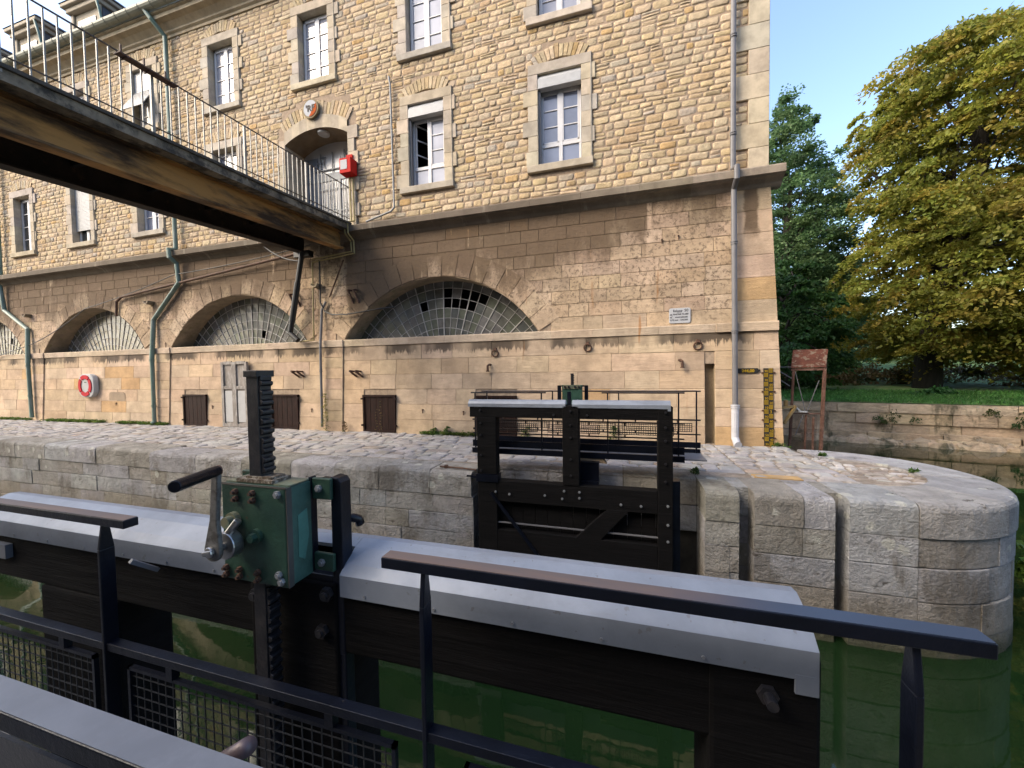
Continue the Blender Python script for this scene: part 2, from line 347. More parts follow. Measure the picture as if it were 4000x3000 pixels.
def solo(name, mb, mats, label=None, cat=None, group=None, kind=None, smooth=False, bevel=0, fixn=True):
    if not isinstance(mats, (list, tuple)): mats = [mats]
    o = bpy.data.objects.new(name, mb.mesh(name, mats)); WL[o] = Vector((0, 0, 0)); finish(o, None, None, smooth, bevel, fixn)
    if label: o['label'] = label
    if cat: o['category'] = cat
    if group: o['group'] = group
    if kind: o['kind'] = kind
    return o
def inst(name, me, parent, pos, rot=None):
    """a child that shares mesh data; pos is a world position"""
    o = bpy.data.objects.new(name, me); o.parent = parent; o.location = Vector(pos) - WL[parent]
    if rot: o.rotation_euler = rot
    COL.objects.link(o); return o
def text_mb(body, size, x, y, z, up='Z', ext=.002, rot=0., align='LEFT', bold=0.):
    """lettering facing -Y"""
    c = bpy.data.curves.new('t', 'FONT'); c.body = body; c.size = size; c.extrude = ext; c.align_x = align; c.resolution_u = 3; c.offset = bold
    o = bpy.data.objects.new('t', c); COL.objects.link(o); bpy.context.view_layer.update()
    me = bpy.data.meshes.new_from_object(o.evaluated_get(bpy.context.evaluated_depsgraph_get()))
    mb = MB(); ca, sa = cos(rot), sin(rot)
    for v in me.vertices:
        px, py = v.co.x * ca - v.co.y * sa, v.co.x * sa + v.co.y * ca
        mb.v.append((x + px, y - v.co.z, z + py))
    for p in me.polygons: mb.f.append(tuple(p.vertices)); mb.t.append((1, 1, 1)); mb.m.append(0)
    bpy.data.objects.remove(o); bpy.data.curves.remove(c); bpy.data.meshes.remove(me)
    return mb
def merge(a, b):
    n = len(a.v); a.v += b.v; a.f += [tuple(i + n for i in f) for f in b.f]; a.t += b.t; a.m += [a.mi] * len(b.f); return a

# ------------------------------------------------------------------ masonry
def jig(col, a=.10): k = U(1 - a, 1 + a); return (col[0] * k * U(.97, 1.03), col[1] * k, col[2] * k * U(.95, 1.05))
def pick(tab):
    r = R_() * sum(t[1] for t in tab)
    for c, w_ in tab:
        r -= w_
        if r <= 0: return jig(c)
    return jig(tab[0][0])
def cut(u0, u1, z0, z1, holes, amt=.45):
    seg = [(u0, u1)]
    for h in holes:
        if min(z1, h[3]) - max(z0, h[2]) > amt * (z1 - z0):
            out = []
            for a, b in seg:
                if h[1] <= a or h[0] >= b: out.append((a, b)); continue
                if h[0] > a: out.append((a, h[0]))
                if h[1] < b: out.append((h[1], b))
            seg = out
    return [q for q in seg if q[1] - q[0] > .03]
def rubble(mb, u0, u1, v0, v1, hr, wr, gap, d, mp, tab, holes=(), wob=.02, rough=1.):
    v = v0; k = 0; ph = [U(0, 6) for _ in range(4)]
    def off(vv, u): return wob * (sin(u * 1.3 + vv * 5 + ph[0]) + .6 * sin(u * 3.1 + vv * 9 + ph[1]))
    while v < v1 - .03:
        h = min(U(*hr), v1 - v)
        if v1 - v - h < hr[0] * .6: h = v1 - v
        for a, b in cut(u0, u1, v, v + h, holes):
            u = a
            while u < b - .01:
                wd = U(*wr)
                if b - u - wd < wr[0] * .6: wd = b - u
                ua, ub = u + gap / 2, u + wd - gap / 2; u += wd
                if ub - ua < .02: continue
                g = gap / 2; j = min(h, wd) * .10 * rough
                split = [(v, v + h)] if R_() > .09 or h < .12 else None
                if split is None:
                    q = v + h * U(.42, .58); split = [(v, q), (q, v + h)]
                for sa, sb in split:
                    A = sa + g + off(v if sa == v else sa, ua); B = sa + g + off(v if sa == v else sa, ub)
                    Cc = sb - g + off(v + h if sb == v + h else sb, ub); D = sb - g + off(v + h if sb == v + h else sb, ua)
                    cx_, cy_ = (ua + ub) / 2, (A + B + Cc + D) / 4
                    e = min(ub - ua, D - A) * .22
                    pl = [(ua + U(0, j), A + e), (ua + e, A + U(0, j)), (ub - e, B + U(0, j)), (ub - U(0, j), B + e),
                          (ub - U(0, j), Cc - e), (ub - e, Cc - U(0, j)), (ua + e, D - U(0, j)), (ua + U(0, j), D - e)]
                    dd = d * U(.6, 1.15); tx, ty = U(-.25, .25) * dd, U(-.3, .3) * dd
                    s1 = min(.012, .12 * min(ub - ua, D - A)) / (.5 * min(ub - ua, D - A)); s2 = s1 * 3.1
                    P = []
                    for sc_, dp in ((0, -.02), (0, dd * .35), (s1, dd * .8), (s2, dd)):
                        for (pu, pv) in pl:
                            qu, qv = pu + (cx_ - pu) * sc_, pv + (cy_ - pv) * sc_
                            dl = dp + (0 if dp <= 0 else (tx * (pu - cx_) / (ub - ua + .01) + ty * (pv - cy_) / (D - A + .01)) * 2 + U(-1, 1) * dd * .07 * rough)
                            P.append(mp(qu, qv, dl))
                    F = []
                    for r in range(3):
                        for i in range(8): F.append((r * 8 + i, r * 8 + (i + 1) % 8, (r + 1) * 8 + (i + 1) % 8, (r + 1) * 8 + i))
                    F.append(tuple(range(24, 32)))
                    mb.add(P, F, pick(tab))
        v += h; k += 1
def ashblock(mb, ua, ub, va, vb, d, mp, tint, b=.008, jd=.003):
    dd = d + U(-jd, jd); P = []
    for ins, dp in ((0, -.03), (0, dd - b * .8), (b, dd)):
        P += [mp(ua + ins, va + ins, dp), mp(ub - ins, va + ins, dp), mp(ub - ins, vb - ins, dp), mp(ua + ins, vb - ins, dp)]
    F = [(r * 4 + i, r * 4 + (i + 1) % 4, r * 4 + 4 + (i + 1) % 4, r * 4 + 4 + i) for r in range(2) for i in range(4)] + [(8, 9, 10, 11)]
    mb.add(P, F, tint)
def ashlar(mb, u0, u1, v0, v1, h, wr, gap, d, mp, tab, holes=(), trim=None):
    n = max(1, round((v1 - v0) / h)); hh = (v1 - v0) / n
    for k in range(n):
        va, vb = v0 + k * hh, v0 + (k + 1) * hh
        seg = cut(u0, u1, va, vb, list(holes) + (trim(va, vb) if trim else []), .3)
        for a, b in seg:
            u = a
            while u < b - .01:
                wd = U(*wr)
                if b - u - wd < wr[0] * .6: wd = b - u
                ashblock(mb, u + gap / 2, u + wd - gap / 2, va + gap / 2, vb - gap / 2, d, mp, pick(tab)); u += wd
def ring(mb, cx, cz, r0, r1, a0, a1, n, d, yf, tab, gap=.008, rnd=0.):
    for i in range(n):
        A, B = a0 + (a1 - a0) * i / n, a0 + (a1 - a0) * (i + 1) / n
        ra, rb = r0 + U(0, rnd) * .3, r1 - U(0, rnd)
        t = pick(tab); g = gap / 2; sub = 3; dd = d + U(-.003, .004)
        outl = [(cx + ra * cos(A + (B - A) * j / sub + (g / ra if j == 0 else -g / ra if j == sub else 0)), cz + ra * sin(A + (B - A) * j / sub + (g / ra if j == 0 else -g / ra if j == sub else 0))) for j in range(sub + 1)]
        outu = [(cx + rb * cos(A + (B - A) * j / sub + (g / rb if j == 0 else -g / rb if j == sub else 0)), cz + rb * sin(A + (B - A) * j / sub + (g / rb if j == 0 else -g / rb if j == sub else 0))) for j in range(sub, -1, -1)]
        pl = outl + outu; m_ = len(pl); gx = sum(p[0] for p in pl) / m_; gz = sum(p[1] for p in pl) / m_
        P = []
        for sc_, dp in ((0, -.03), (0, dd * .7), (.04, dd)):
            P += [(x + (gx - x) * sc_, yf(z) - dp, z + (gz - z) * sc_) for x, z in pl]
        F = [(r * m_ + j, r * m_ + (j + 1) % m_, (r + 1) * m_ + (j + 1) % m_, (r + 1) * m_ + j) for r in range(2) for j in range(m_)] + [tuple(range(2 * m_, 3 * m_))]
        mb.add(P, F, t)

# ================================================================== BUILDING
YU = 9.55                                   # plane of the upper wall
def yb(z): return 9.286 + .052 * z          # battered plane of the basement
XL, XR = -31., 3.05
bld = thing('stone_mill_building', 'long rubble stone building with battered ashlar basement and half round fanlights along the lock', 'building', (-12, 9.3, -1.66))
YEL = [((.64, .49, .30), 8), ((.66, .51, .33), 6), ((.59, .47, .32), 4), ((.54, .46, .36), 1.6), ((.60, .40, .19), .6), ((.68, .54, .365), 3), ((.57, .41, .24), 2)]
DRS = [((.64, .54, .40), 4), ((.60, .52, .41), 3), ((.56, .49, .41), 2)]
ASH = [((.66, .495, .34), 6), ((.68, .515, .36), 4), ((.64, .42, .22), .35), ((.61, .455, .315), 2), ((.66, .49, .35), 2)]
BAY = [-1.44 - 3.645 * i for i in range(8)]
OPEN = []   # (x0,x1,z0,z1,kind)
for i, c in enumerate(BAY):
    if i != 2: OPEN.append((c - .54, c + .54, 5.12, 7.35, 1, i))
    OPEN.append((c - .54, c + .54, 8.70, 10.72, 2, i))
DX0, DX1, DZ0, DZ1 = -9.88, -7.60, 4.20, 7.30
holes = []
for x0, x1, z0, z1, k, i in OPEN:
    holes.append((x0 - .25, x1 + .25, z0 - .17, z1 + .26)); c = (x0 + x1) / 2
    holes.append((c - .66, c + .66, z1 + .2, z1 + .56)); holes.append((c - .42, c + .42, z1 + .5, z1 + .64))
holes += [(DX0 - .26, DX1 + .26, DZ0, DZ1 + .28), (DX0 - .1, DX1 + .1, DZ1 + .2, DZ1 + .78), (-9.45, -8.05, DZ1 + .7, DZ1 + .98)]
qz = 4.22; k = 0; QUO = []
while qz < 12.0:
    h = .52; QUO.append((2.42 if k % 2 else 2.66, XR, qz, qz + h)); qz += h; k += 1
mpU = lambda u, v, d: (u, YU - d, v)
rb_ = MB(); rb_.tag = True
for (za, zb, xa) in ((4.2, 8.2, -27.), (8.2, 11.55, -27.)):
    rubble(rb_, xa, XR - .02, za, zb, (.10, .19), (.17, .46), .013, .019, mpU, YEL, holes + [(q[0] - .0, XR + .1, q[2], q[3]) for q in QUO], wob=.014)
part('rubble_wall', rb_, m_rub, bld, smooth=True, fixn=False)
# mortar backing with openings
bk = MB()
def back_with_holes(mb, x0, x1, z0, z1, rects, y):
    xs = sorted({x0, x1} | {v for r in rects for v in (r[0], r[1]) if x0 < v < x1}); zs = sorted({z0, z1} | {v for r in rects for v in (r[2], r[3]) if z0 < v < z1})
    for i in range(len(xs) - 1):
        for j in range(len(zs) - 1):
            cx, cz = (xs[i] + xs[i + 1]) / 2, (zs[j] + zs[j + 1]) / 2
            if any(r[0] < cx < r[1] and r[2] < cz < r[3] for r in rects): continue
            mb.face([(xs[i], y, zs[j]), (xs[i + 1], y, zs[j]), (xs[i + 1], y, zs[j + 1]), (xs[i], y, zs[j + 1])])
rects = [(o[0], o[1], o[2], o[3]) for o in OPEN] + [(DX0, DX1, DZ0, DZ1 + .1)]
back_with_holes(bk, XL, XR, 3.9, 11.9, rects, YU - .003)
bk.face([(XR - .03, YU, 3.9), (XR - .03, 24, 3.9), (XR - .03, 24, 11.9), (XR - .03, YU, 11.9)])
part('mortar_backing', bk, m_mort, bld, fixn=False)
inn = MB(); inn.face([(XL, 10.75, -3.9), (XR - .3, 10.75, -3.9), (XR - .3, 10.75, 11.8), (XL, 10.75, 11.8)])
inn.face([(XL, 9.5, .8), (XR - .3, 9.5, .8), (XR - .3, 10.75, .8), (XL, 10.75, .8)]); inn.face([(XL, 9.6, 4.15), (XR - .3, 9.6, 4.15), (XR - .3, 10.75, 4.15), (XL, 10.75, 4.15)])
part('interior', inn, m_black, bld, fixn=False)
qb = MB(); qb.tag = True
for q in QUO:
    ashblock(qb, q[0], XR, q[2] + .004, q[3] - .004, .045, mpU, pick(DRS), b=.007)
    qb.box(XR - .05, XR + .005, YU - .03, 10.3, q[2] + .004, q[3] - .004, pick(DRS))
part('quoin', qb, m_dress, bld)
for x0, x1, z0, z1, k, i in OPEN:
    fan = MB(); fan.tag = True; c = (x0 + x1) / 2; ring(fan, c, z1 - .74, 1.04, 1.40, rad(58), rad(122), 12, .035, lambda z: YU, YEL, .014, .05); part('relieving_arch', fan, m_rub, bld)
fan = MB(); fan.tag = True
c = (DX0 + DX1) / 2
ring(fan, c, DZ1 - 1.85 + .05, 2.12, 2.62, rad(58), rad(122), 21, .035, lambda z: YU, YEL, .016, .09)
part('relieving_arch', fan, m_rub, bld)

def surround(x0, x1, z0, z1, par):
    mb = MB(); mb.tag = True; n = 6; hh = (z1 - z0) / n
    for sd in (0, 1):
        for k in range(n):
            wd = .25 if (k + sd) % 2 else U(.30, .40); t = pick(DRS)
            a, b = (x0 - wd, x0) if sd == 0 else (x1, x1 + wd)
            ashblock(mb, a, b, z0 + k * hh + .003, z0 + (k + 1) * hh - .003, .048, mpU, t, .006)
            xx = x0 if sd == 0 else x1
            mb.box(min(xx, xx + (.004 if sd == 0 else -.004)), max(xx, xx + (.004 if sd == 0 else -.004)), YU - .044, YU + .36, z0 + k * hh, z0 + (k + 1) * hh, t)
    ashblock(mb, x0 - .24, x1 + .24, z1, z1 + .25, .052, mpU, pick(DRS), .008)
    mb.box(x0, x1, YU - .04, YU + .36, z1 - .004, z1 + .01, pick(DRS))
    mb.box(x1 + .205, x1 + .235, YU - .062, YU - .03, z0, z1 + .1, pick(DRS))
    o = part('window_surround', mb, m_dress, par); sl = MB(); sl.tag = True
    t = pick(DRS); sl.box(x0 - .27, x1 + .27, YU - .105, YU + .36, z0 - .165, z0 + .005, t)
    part('window_sill', sl, m_dress, par, bevel=.012); return o
def window(x0, x1, z0, z1, floor, i):
    y = YU + .16; f = MB(); g = MB()
    w_ = .055; cx = (x0 + x1) / 2
    if floor == 1 and i in (0, 1):
        zt = z1 - .33; tr = z0 + .56
    else: zt = z1 - .03; tr = None
    f.box(x0 + .03, x0 + .03 + w_, y, y + .07, z0, zt); f.box(x1 - .03 - w_, x1 - .03, y, y + .07, z0, zt)
    f.box(x0 + .03, x1 - .03, y, y + .07, z0, z0 + .07); f.box(x0 + .03, x1 - .03, y, y + .07, zt - .07, zt)
    f.box(cx - .045, cx + .045, y - .012, y + .065, z0 + .05, zt - .05)
    if tr: f.box(x0 + .06, x1 - .06, y - .006, y + .068, tr - .04, tr + .045)
    lo = tr + .045 if tr else z0 + .07; hi = zt - .07; n = 3 if tr else 4
    skipL = (floor == 1 and i == 1)
    for sd in (0, 1):
        a, b = (x0 + .085, cx - .045) if sd == 0 else (cx + .045, x1 - .085)
        if skipL and sd == 0: continue
        f.box(a, a + .03, y - .008, y + .05, lo, hi); f.box(b - .03, b, y - .008, y + .05, lo, hi); f.box(a, b, y - .008, y + .05, lo, lo + .03); f.box(a, b, y - .008, y + .05, hi - .03, hi)
        for k in range(1, n): zz = lo + (hi - lo) * k / n; f.box(a, b, y + .002, y + .03, zz - .011, zz + .011)
    if skipL:   # left leaf swung inward
        a = x0 + .09; P0, P1 = Vector((a, y + .05, 0)), Vector((a + .26, y + .44, 0))
        for t0, t1 in ((0, .09), (.91, 1)):
            p, q = P0.lerp(P1, t0), P0.lerp(P1, t1); f.hexa([(p.x, p.y, lo), (q.x, q.y, lo), (q.x + .02, q.y - .02, lo), (p.x + .02, p.y - .02, lo), (p.x, p.y, hi), (q.x, q.y, hi), (q.x + .02, q.y - .02, hi), (p.x + .02, p.y - .02, hi)])
        for zz in (lo + .02, lo + (hi - lo) / 3, lo + (hi - lo) * 2 / 3, hi - .02): f.bar((P0.x, P0.y, zz), (P1.x, P1.y, zz), .03, .03)
    fr = part('window', f, m_white, bld)
    gm = m_glW if (floor == 2 or i in (1, 2)) else m_glB
    if i in (5, 6): gm = m_glD if floor == 1 else m_glW
    a0 = x0 + .06 if not skipL else cx
    g.box(a0, x1 - .06, y + .025, y + .035, lo, hi + .02)
    if tr: g.box(x0 + .06, x1 - .06, y + .025, y + .035, z0 + .05, tr - .03)
    part('pane', g, gm, fr)
    surround(x0, x1, z0, z1, fr)
    if tr:
        sb = MB(); sb.extr_x([(YU - .04, zt - .03), (YU + .12, zt - .03), (YU + .12, z1), (YU + .03, z1), (YU - .04, z1 - .13)], x0 + .008, x1 - .008)
        sb.box(x0 + .01, x1 - .01, YU - .05, YU - .038, zt - .03, zt + .06)
        part('shutter_box', sb, m_alu, fr, bevel=.006)
        gd = MB(); gd.box(x0 + .005, x0 + .06, YU + .02, YU + .08, z0, zt - .03); gd.box(x0 + .02, x0 + .035, YU + .1, YU + .28, z0, zt - .03)
        part('shutter_guide', gd, m_pipeg, fr)
    if floor == 1 and i == 5:
        sb = MB(); sb.box(x0 + .02, x1 - .02, YU + .08, YU + .10, z0 + .50, z1)
        for k in range(34): sb.box(x0 + .02, x1 - .02, YU + .074, YU + .085, z0 + .5 + k * .05, z0 + .535 + k * .05)
        part('roller_shutter', sb, m_alu, fr)
    if floor == 2 and i == 4:
        sb = MB(); sb.box(x0 + .02, x1 - .02, YU + .05, YU + .07, z1 - .75, z1)
        sb.hexa([(x0 - .02, YU - .42, z0 + .45), (x1 + .02, YU - .42, z0 + .45), (x1 + .02, YU - .40, z0 + .44), (x0 - .02, YU - .40, z0 + .44),
                 (x0 + .02, YU + .03, z1 - .72), (x1 - .02, YU + .03, z1 - .72), (x1 - .02, YU + .05, z1 - .74), (x0 + .02, YU + .05, z1 - .74)])
        for k in range(14):
            t = k / 14; yy = YU + .02 - .44 * t; zz = z1 - .72 - (z1 - .72 - z0 - .45) * t; sb.box(x0, x1, yy - .012, yy, zz - .02, zz - .014)
        part('tilted_shutter', sb, m_alu, fr)
for o in OPEN: window(*o)

# arched doorway to the footbridge
dr = MB(); y = 10.22; DC = (DX0 + DX1) / 2; RA = 2.25; ZC = DZ1 - RA     # arc over the door
def arc_z(x, r=RA, zc=ZC): return zc + sqrt(max(0, r * r - (x - DC) ** 2))
for a, b in ((DX0, DX0 + .55), (DX1 - .1, DX1)): dr.box(a, b, y, y + .08, DZ0, 6.9)
dr.box(DX0, DX1, y - .01, y + .08, 6.22, 6.36)
for xx in (-9.30, -8.52, -7.72): dr.box(xx - .05, xx + .05, y - .015, y + .06, DZ0, 6.25)
dr.box(DX0, DX1, y, y + .06, DZ0, DZ0 + .55); dr.box(DX0, DX1, y - .012, y + .06, 6.12, 6.24)
for xa, xb in ((-9.25, -8.57), (-8.47, -7.77)):
    for k in range(1, 6): xx = xa + (xb - xa) * k / 6; dr.box(xx - .01, xx + .01, y - .03, y - .01, DZ0 + .55, 6.1)
    for zz in (5.85, 5.15, 4.98): dr.box(xa, xb, y - .034, y - .012, zz - .012, zz + .012)
    for (px, pz) in ((.2, 5.3), (.5, 5.3), (.35, 5.65)):
        dr.box(xa + px - .05, xa + px + .05, y - .036, y - .016, pz - .06, pz - .045); dr.box(xa + px - .05, xa + px + .05, y - .036, y - .016, pz + .045, pz + .06)
for sx in (-9.2, -8.75, -8.3):
    dr.box(sx - .01, sx + .01, y - .03, y, 6.36, 7.0)
dr.box(-9.5, -7.7, y - .03, y, 6.46, 6.485)
for sx in (-9.2, -8.3):
    dr.box(sx - .14, sx + .14, y - .032, y - .01, 6.70, 6.72); dr.box(sx - .14, sx - .12, y - .032, y - .01, 6.5, 6.82); dr.box(sx + .12, sx + .14, y - .032, y - .01, 6.56, 6.90); dr.box(sx - .02, sx + .22, y - .032, y - .01, 6.86, 6.88)
door = part('entrance_door', dr, m_door, bld)
g = MB(); g.box(DX0 + .5, DX1 - .05, y + .02, y + .03, DZ0 + .5, 6.2); g.box(DX0, DX1, y + .02, y + .03, 6.3, 7.4); part('pane', g, glass('door_glass', (.55, .55, .56), .3), door)
ds = MB(); ds.tag = True
N_ = 24
for k in range(N_):
    xa, xb = DX0 + (DX1 - DX0) * k / N_, DX0 + (DX1 - DX0) * (k + 1) / N_; t = DRS[0][0] if (k // 3) % 2 else (.52, .44, .34)
    za, zb = arc_z(xa), arc_z(xb)
    ds.face([(xa, YU - .055, za), (xb, YU - .055, zb), (xb, YU - .055, zb + .38), (xa, YU - .055, za + .38)], t)
    ds.face([(xa, YU - .055, za), (xa, y + .05, za), (xb, y + .05, zb), (xb, YU - .055, zb)], (.27, .20, .13))
    ds.face([(xa, YU - .055, za + .38), (xb, YU - .055, zb + .38), (xb, YU, zb + .38), (xa, YU, za + .38)], t)
for sd, xx in ((0, DX0), (1, DX1)):
    for k in range(8):
        z0_, z1_ = DZ0 + k * .37, min(DZ0 + (k + 1) * .37 - .005, arc_z(xx) + .38); wd = .22 if (k + sd) % 2 else .34; t = pick(DRS)
        a, b = (xx - wd, xx) if sd == 0 else (xx, xx + wd)
        ashblock(ds, a, b, z0_, z1_, .055, mpU, t, .006); ds.box(xx - .003, xx + .003, YU - .05, y + .05, z0_, z1_, t)
part('door_surround', ds, m_dress, door, fixn=False)
lm = MB(); lm.cyl((-8.62, 9.72, arc_z(-8.6) - .005), (0, 0, -1), .17, .07, 20); part('ceiling_lamp', lm, m_plastic, door, bevel=.02)
ic = MB(); ic.box(DX0 + .003, DX0 + .02, 9.75, 9.85, 5.1, 5.42); part('intercom', ic, m_pipeg, door)

# cornice between the storeys, and eaves
co = MB(); co.tag = True; x = XL
prof = [(9.62, 3.84), (yb(3.9) - .015, 3.84), (9.43, 3.88), (9.40, 3.93), (9.33, 3.985), (9.25, 4.0), (9.235, 4.02), (9.20, 4.03), (9.20, 4.17), (9.215, 4.20), (9.30, 4.225), (9.62, 4.25)]
while x < 3.27:
    x1 = min(x + U(1.0, 1.5), 3.27)
    if 3.27 - x1 < .5: x1 = 3.27
    for a, b in ((x, x1),):
        if b <= -8.05 and a >= -9.3: pass
        co.extr_x(prof, a + .002, b - .002, jig((.33, .27, .205), .12))
    x = x1
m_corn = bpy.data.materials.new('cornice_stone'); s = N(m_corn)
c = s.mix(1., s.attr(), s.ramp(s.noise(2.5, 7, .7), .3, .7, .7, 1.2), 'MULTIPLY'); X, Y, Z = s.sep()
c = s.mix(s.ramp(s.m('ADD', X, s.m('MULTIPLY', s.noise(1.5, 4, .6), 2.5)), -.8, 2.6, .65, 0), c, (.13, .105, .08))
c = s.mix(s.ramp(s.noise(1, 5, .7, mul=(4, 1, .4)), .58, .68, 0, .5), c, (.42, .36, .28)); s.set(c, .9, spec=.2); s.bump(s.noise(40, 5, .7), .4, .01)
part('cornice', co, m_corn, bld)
ev = MB(); ev.tag = True
ev.extr_x([(9.6, 11.38), (9.50, 11.38), (9.50, 11.46), (9.44, 11.50), (9.44, 11.56), (9.40, 11.60), (9.30, 11.68), (9.16, 11.72), (9.16, 11.84), (9.10, 11.86), (9.10, 11.92), (9.6, 11.95)], XL, XR + .3, (.50, .41, .28))
part('eaves_cornice', ev, m_dress, bld)
gt = MB(); gp = [(9.02 + .15 * cos(a), 12.06 + .15 * sin(a)) for a in [pi + pi * k / 8 for k in range(9)]]
gp2 = [(9.02 + .135 * cos(a), 12.06 + .135 * sin(a)) for a in [2 * pi - pi * k / 8 for k in range(9)]]
gt.extr_x(gp + gp2, XL, XR + .3)
x = XL
while x < XR: gt.extr_x([(9.02 + .162 * cos(a), 12.06 + .162 * sin(a)) for a in [pi + pi * k / 8 for k in range(9)]] + [(9.02 + .14 * cos(a), 12.06 + .14 * sin(a)) for a in [2 * pi - pi * k / 8 for k in range(9)]], x, x + .03); x += .55
part('gutter', gt, m_gutter, bld)
rf = MB(); rf.face([(XL, 9.12, 12.05), (XR + .3, 9.12, 12.05), (XR - 4, 15, 18), (XL, 15, 18)]); part('roof', rf, m_slate, bld, fixn=False)
for c in (-19.65, -23.30, -27):
    d = MB(); d.box(c - .80, c + .80, 10.0, 13, 12.4, 14.05)
    dm = part('dormer', d, m_render, bld)
    e = MB(); e.box(c - 1.06, c + 1.06, 9.72, 13, 14.22, 14.36); e.box(c - .94, c + .94, 9.82, 13, 14.05, 14.22); e.box(c - .86, c - .70, 9.93, 10.0, 12.4, 14.05); e.box(c + .70, c + .86, 9.93, 10.0, 12.4, 14.05); part('dormer_eaves', e, m_render, dm, bevel=.03)
    wn = MB(); wn.box(c - .5, c + .5, 9.97, 9.99, 12.9, 13.75); part('dormer_window', wn, m_white, dm)
    ch = MB(); ch.box(c + .80, c + .83, 10.02, 13.2, 12.2, 14.04); ch.hexa([(c - 1.1, 9.7, 14.365), (c + 1.1, 9.7, 14.365), (c + 1.1, 13.5, 14.365), (c - 1.1, 13.5, 14.365), (c - 1.02, 9.8, 14.45), (c + 1.02, 9.8, 14.45), (c + 1.02, 13.5, 14.6), (c - 1.02, 13.5, 14.6)])
    part('dormer_roof', ch, m_slate, dm)
    t = MB(); t.tube([(c + .95, 9.75, 14.25), (c + .95, 9.86, 13.75), (c + .98, 9.92, 13.3), (c + .98, 9.92, 12.5)], .045, 8); part('dormer_spout', t, m_verd, dm, smooth=True)

# basement: ashlar, fanlight arches, ledge
mpL = lambda u, v, d: (min(u, 3.207 - .0343 * v), yb(v) - d, v)
ARC = [-4.86, -11.95, -19.05, -26.1]; AR = 3.37; AZ = -.80; SILL = .97; HALF = sqrt(AR ** 2 - (SILL - AZ) ** 2)
NIC = (1.77, 1.97, -1.70, .09)
def trim(va, vb):
    out = []; z = va
    if vb < SILL: return out
    if z - AZ < AR + .28:
        w_ = sqrt((AR + .28) ** 2 - (z - AZ) ** 2)
        for c in ARC: out.append((c - w_, c + w_, va - 1, vb + 1))
    return out
al = MB(); al.tag = True
ashlar(al, -26.9, 2.40, .97, 3.86, .321, (.45, 1.0), .007, .02, mpL, ASH, (), trim)
ashlar(al, 2.40, 3.30, .97, 3.86, .48, (1.0, 1.1), .004, .024, mpL, ASH)
PIL = [(-8.45, -7.78), (-15.60, -14.86), (-22.62, -21.86)]
for a, b in PIL: ashlar(al, a, b, -1.70, .78, .31, (.6, .8), .006, .055, mpL, ASH)
HAT = [(-14.19, -13.14), (-10.42, -9.38), (-7.08, -6.03), (-3.66, -2.55)]
ashlar(al, -26.9, 3.40, -1.70, .78, .41, (.75, 1.6), .005, .02, mpL, ASH, [NIC] + [(a, b, -2, 1) for a, b in PIL] + [(a, b, -1.75, -.62) for a, b in HAT] + [(-12.42, -11.33, -1.75, .42)])
for c in ARC: ring(al, c, AZ, AR, AR + .60 if c != -4.86 else AR + .68, math.asin((SILL - AZ) / AR) - .0, pi - math.asin((SILL - AZ) / AR), 17, .026, yb, ASH, .008, .12)
part('ashlar_basement', al, m_ash, bld)
m_sof = simple('arch_soffit_stone', (.34, .27, .19), .9, var=.3, scale=3, bump=.4, col2=(.20, .18, .09), thr=(.5, .7))
bb = MB()
def colz(x, z0, z1): bb.face([(x[0], yb(z0) , z0), (x[1], yb(z0), z0), (x[1], yb(z1), z1), (x[0], yb(z1), z1)])
colz((XL, NIC[0]), -4.2, .1); colz((NIC[1], 3.17), -4.2, .1); colz((XL, 3.15), .1, SILL); colz((NIC[0], NIC[1]), -4.2, -1.66)
sof = MB(); sof.tag = True
edges = [XL]
for c in sorted(ARC): edges += [c - HALF, c + HALF]
edges.append(3.05)
for i in range(0, len(edges), 2): colz((edges[i], edges[i + 1]), SILL, 3.95)
bb.face([(3.34, yb(-4), -4.2), (3.34, 24, -4.2), (3.06, 24, 3.9), (3.06, yb(3.9), 3.9)])
for c in ARC:
    sof = MB(); n = 28
    for k in range(n):
        xa, xb = -HALF + 2 * HALF * k / n, -HALF + 2 * HALF * (k + 1) / n
        za, zb = AZ + sqrt(AR ** 2 - xa ** 2), AZ + sqrt(AR ** 2 - xb ** 2)
        bb.face([(c + xa, yb(za), za), (c + xb, yb(zb), zb), (c + xb, yb(3.95), 3.95), (c + xa, yb(3.95), 3.95)])
        sof.face([(c + xa, yb(za) - .02, za), (c + xb, yb(zb) - .02, zb), (c + xb, 9.98, zb), (c + xa, 9.98, za)], (.42, .33, .23) if k % 4 else (.30, .24, .17))
    part('arch_soffit', sof, m_sof, bld, fixn=False)
part('joint_backing', bb, m_ashmort, bld, fixn=False)
nb = MB(); nb.tag = True
nb.box(NIC[0] - .03, NIC[1] + .03, 9.44, 9.5, -1.7, .15, (.42, .32, .20)); nb.box(NIC[0] - .03, NIC[0], 9.30, 9.45, -1.7, .1, (.42, .32, .20)); nb.box(NIC[1], NIC[1] + .03, 9.30, 9.45, -1.7, .1, (.42, .32, .20)); nb.box(NIC[0], NIC[1], 9.31, 9.45, .09, .12, (.42, .32, .20))
part('wall_slot', nb, m_ash, bld)
ld = MB(); ld.tag = True; x = -27.
while x < 3.18:
    x1 = x + U(.9, 1.5)
    if 3.18 - x1 < .5: x1 = 3.18
    e = .05
    for a, b in PIL:
        if x < b and x1 > a: pass
    t = jig((.64, .51, .38), .08); yy = yb(.87)
    ld.extr_x([(9.5 if True else 0, .785), (yy - e, .785), (yy - e - .003, .955), (yy - e + .012, .975), (10.0, .985), (10.0, .9)], x + .002, x1 - .002, t); x = x1
part('ledge', ld, m_ash, bld)
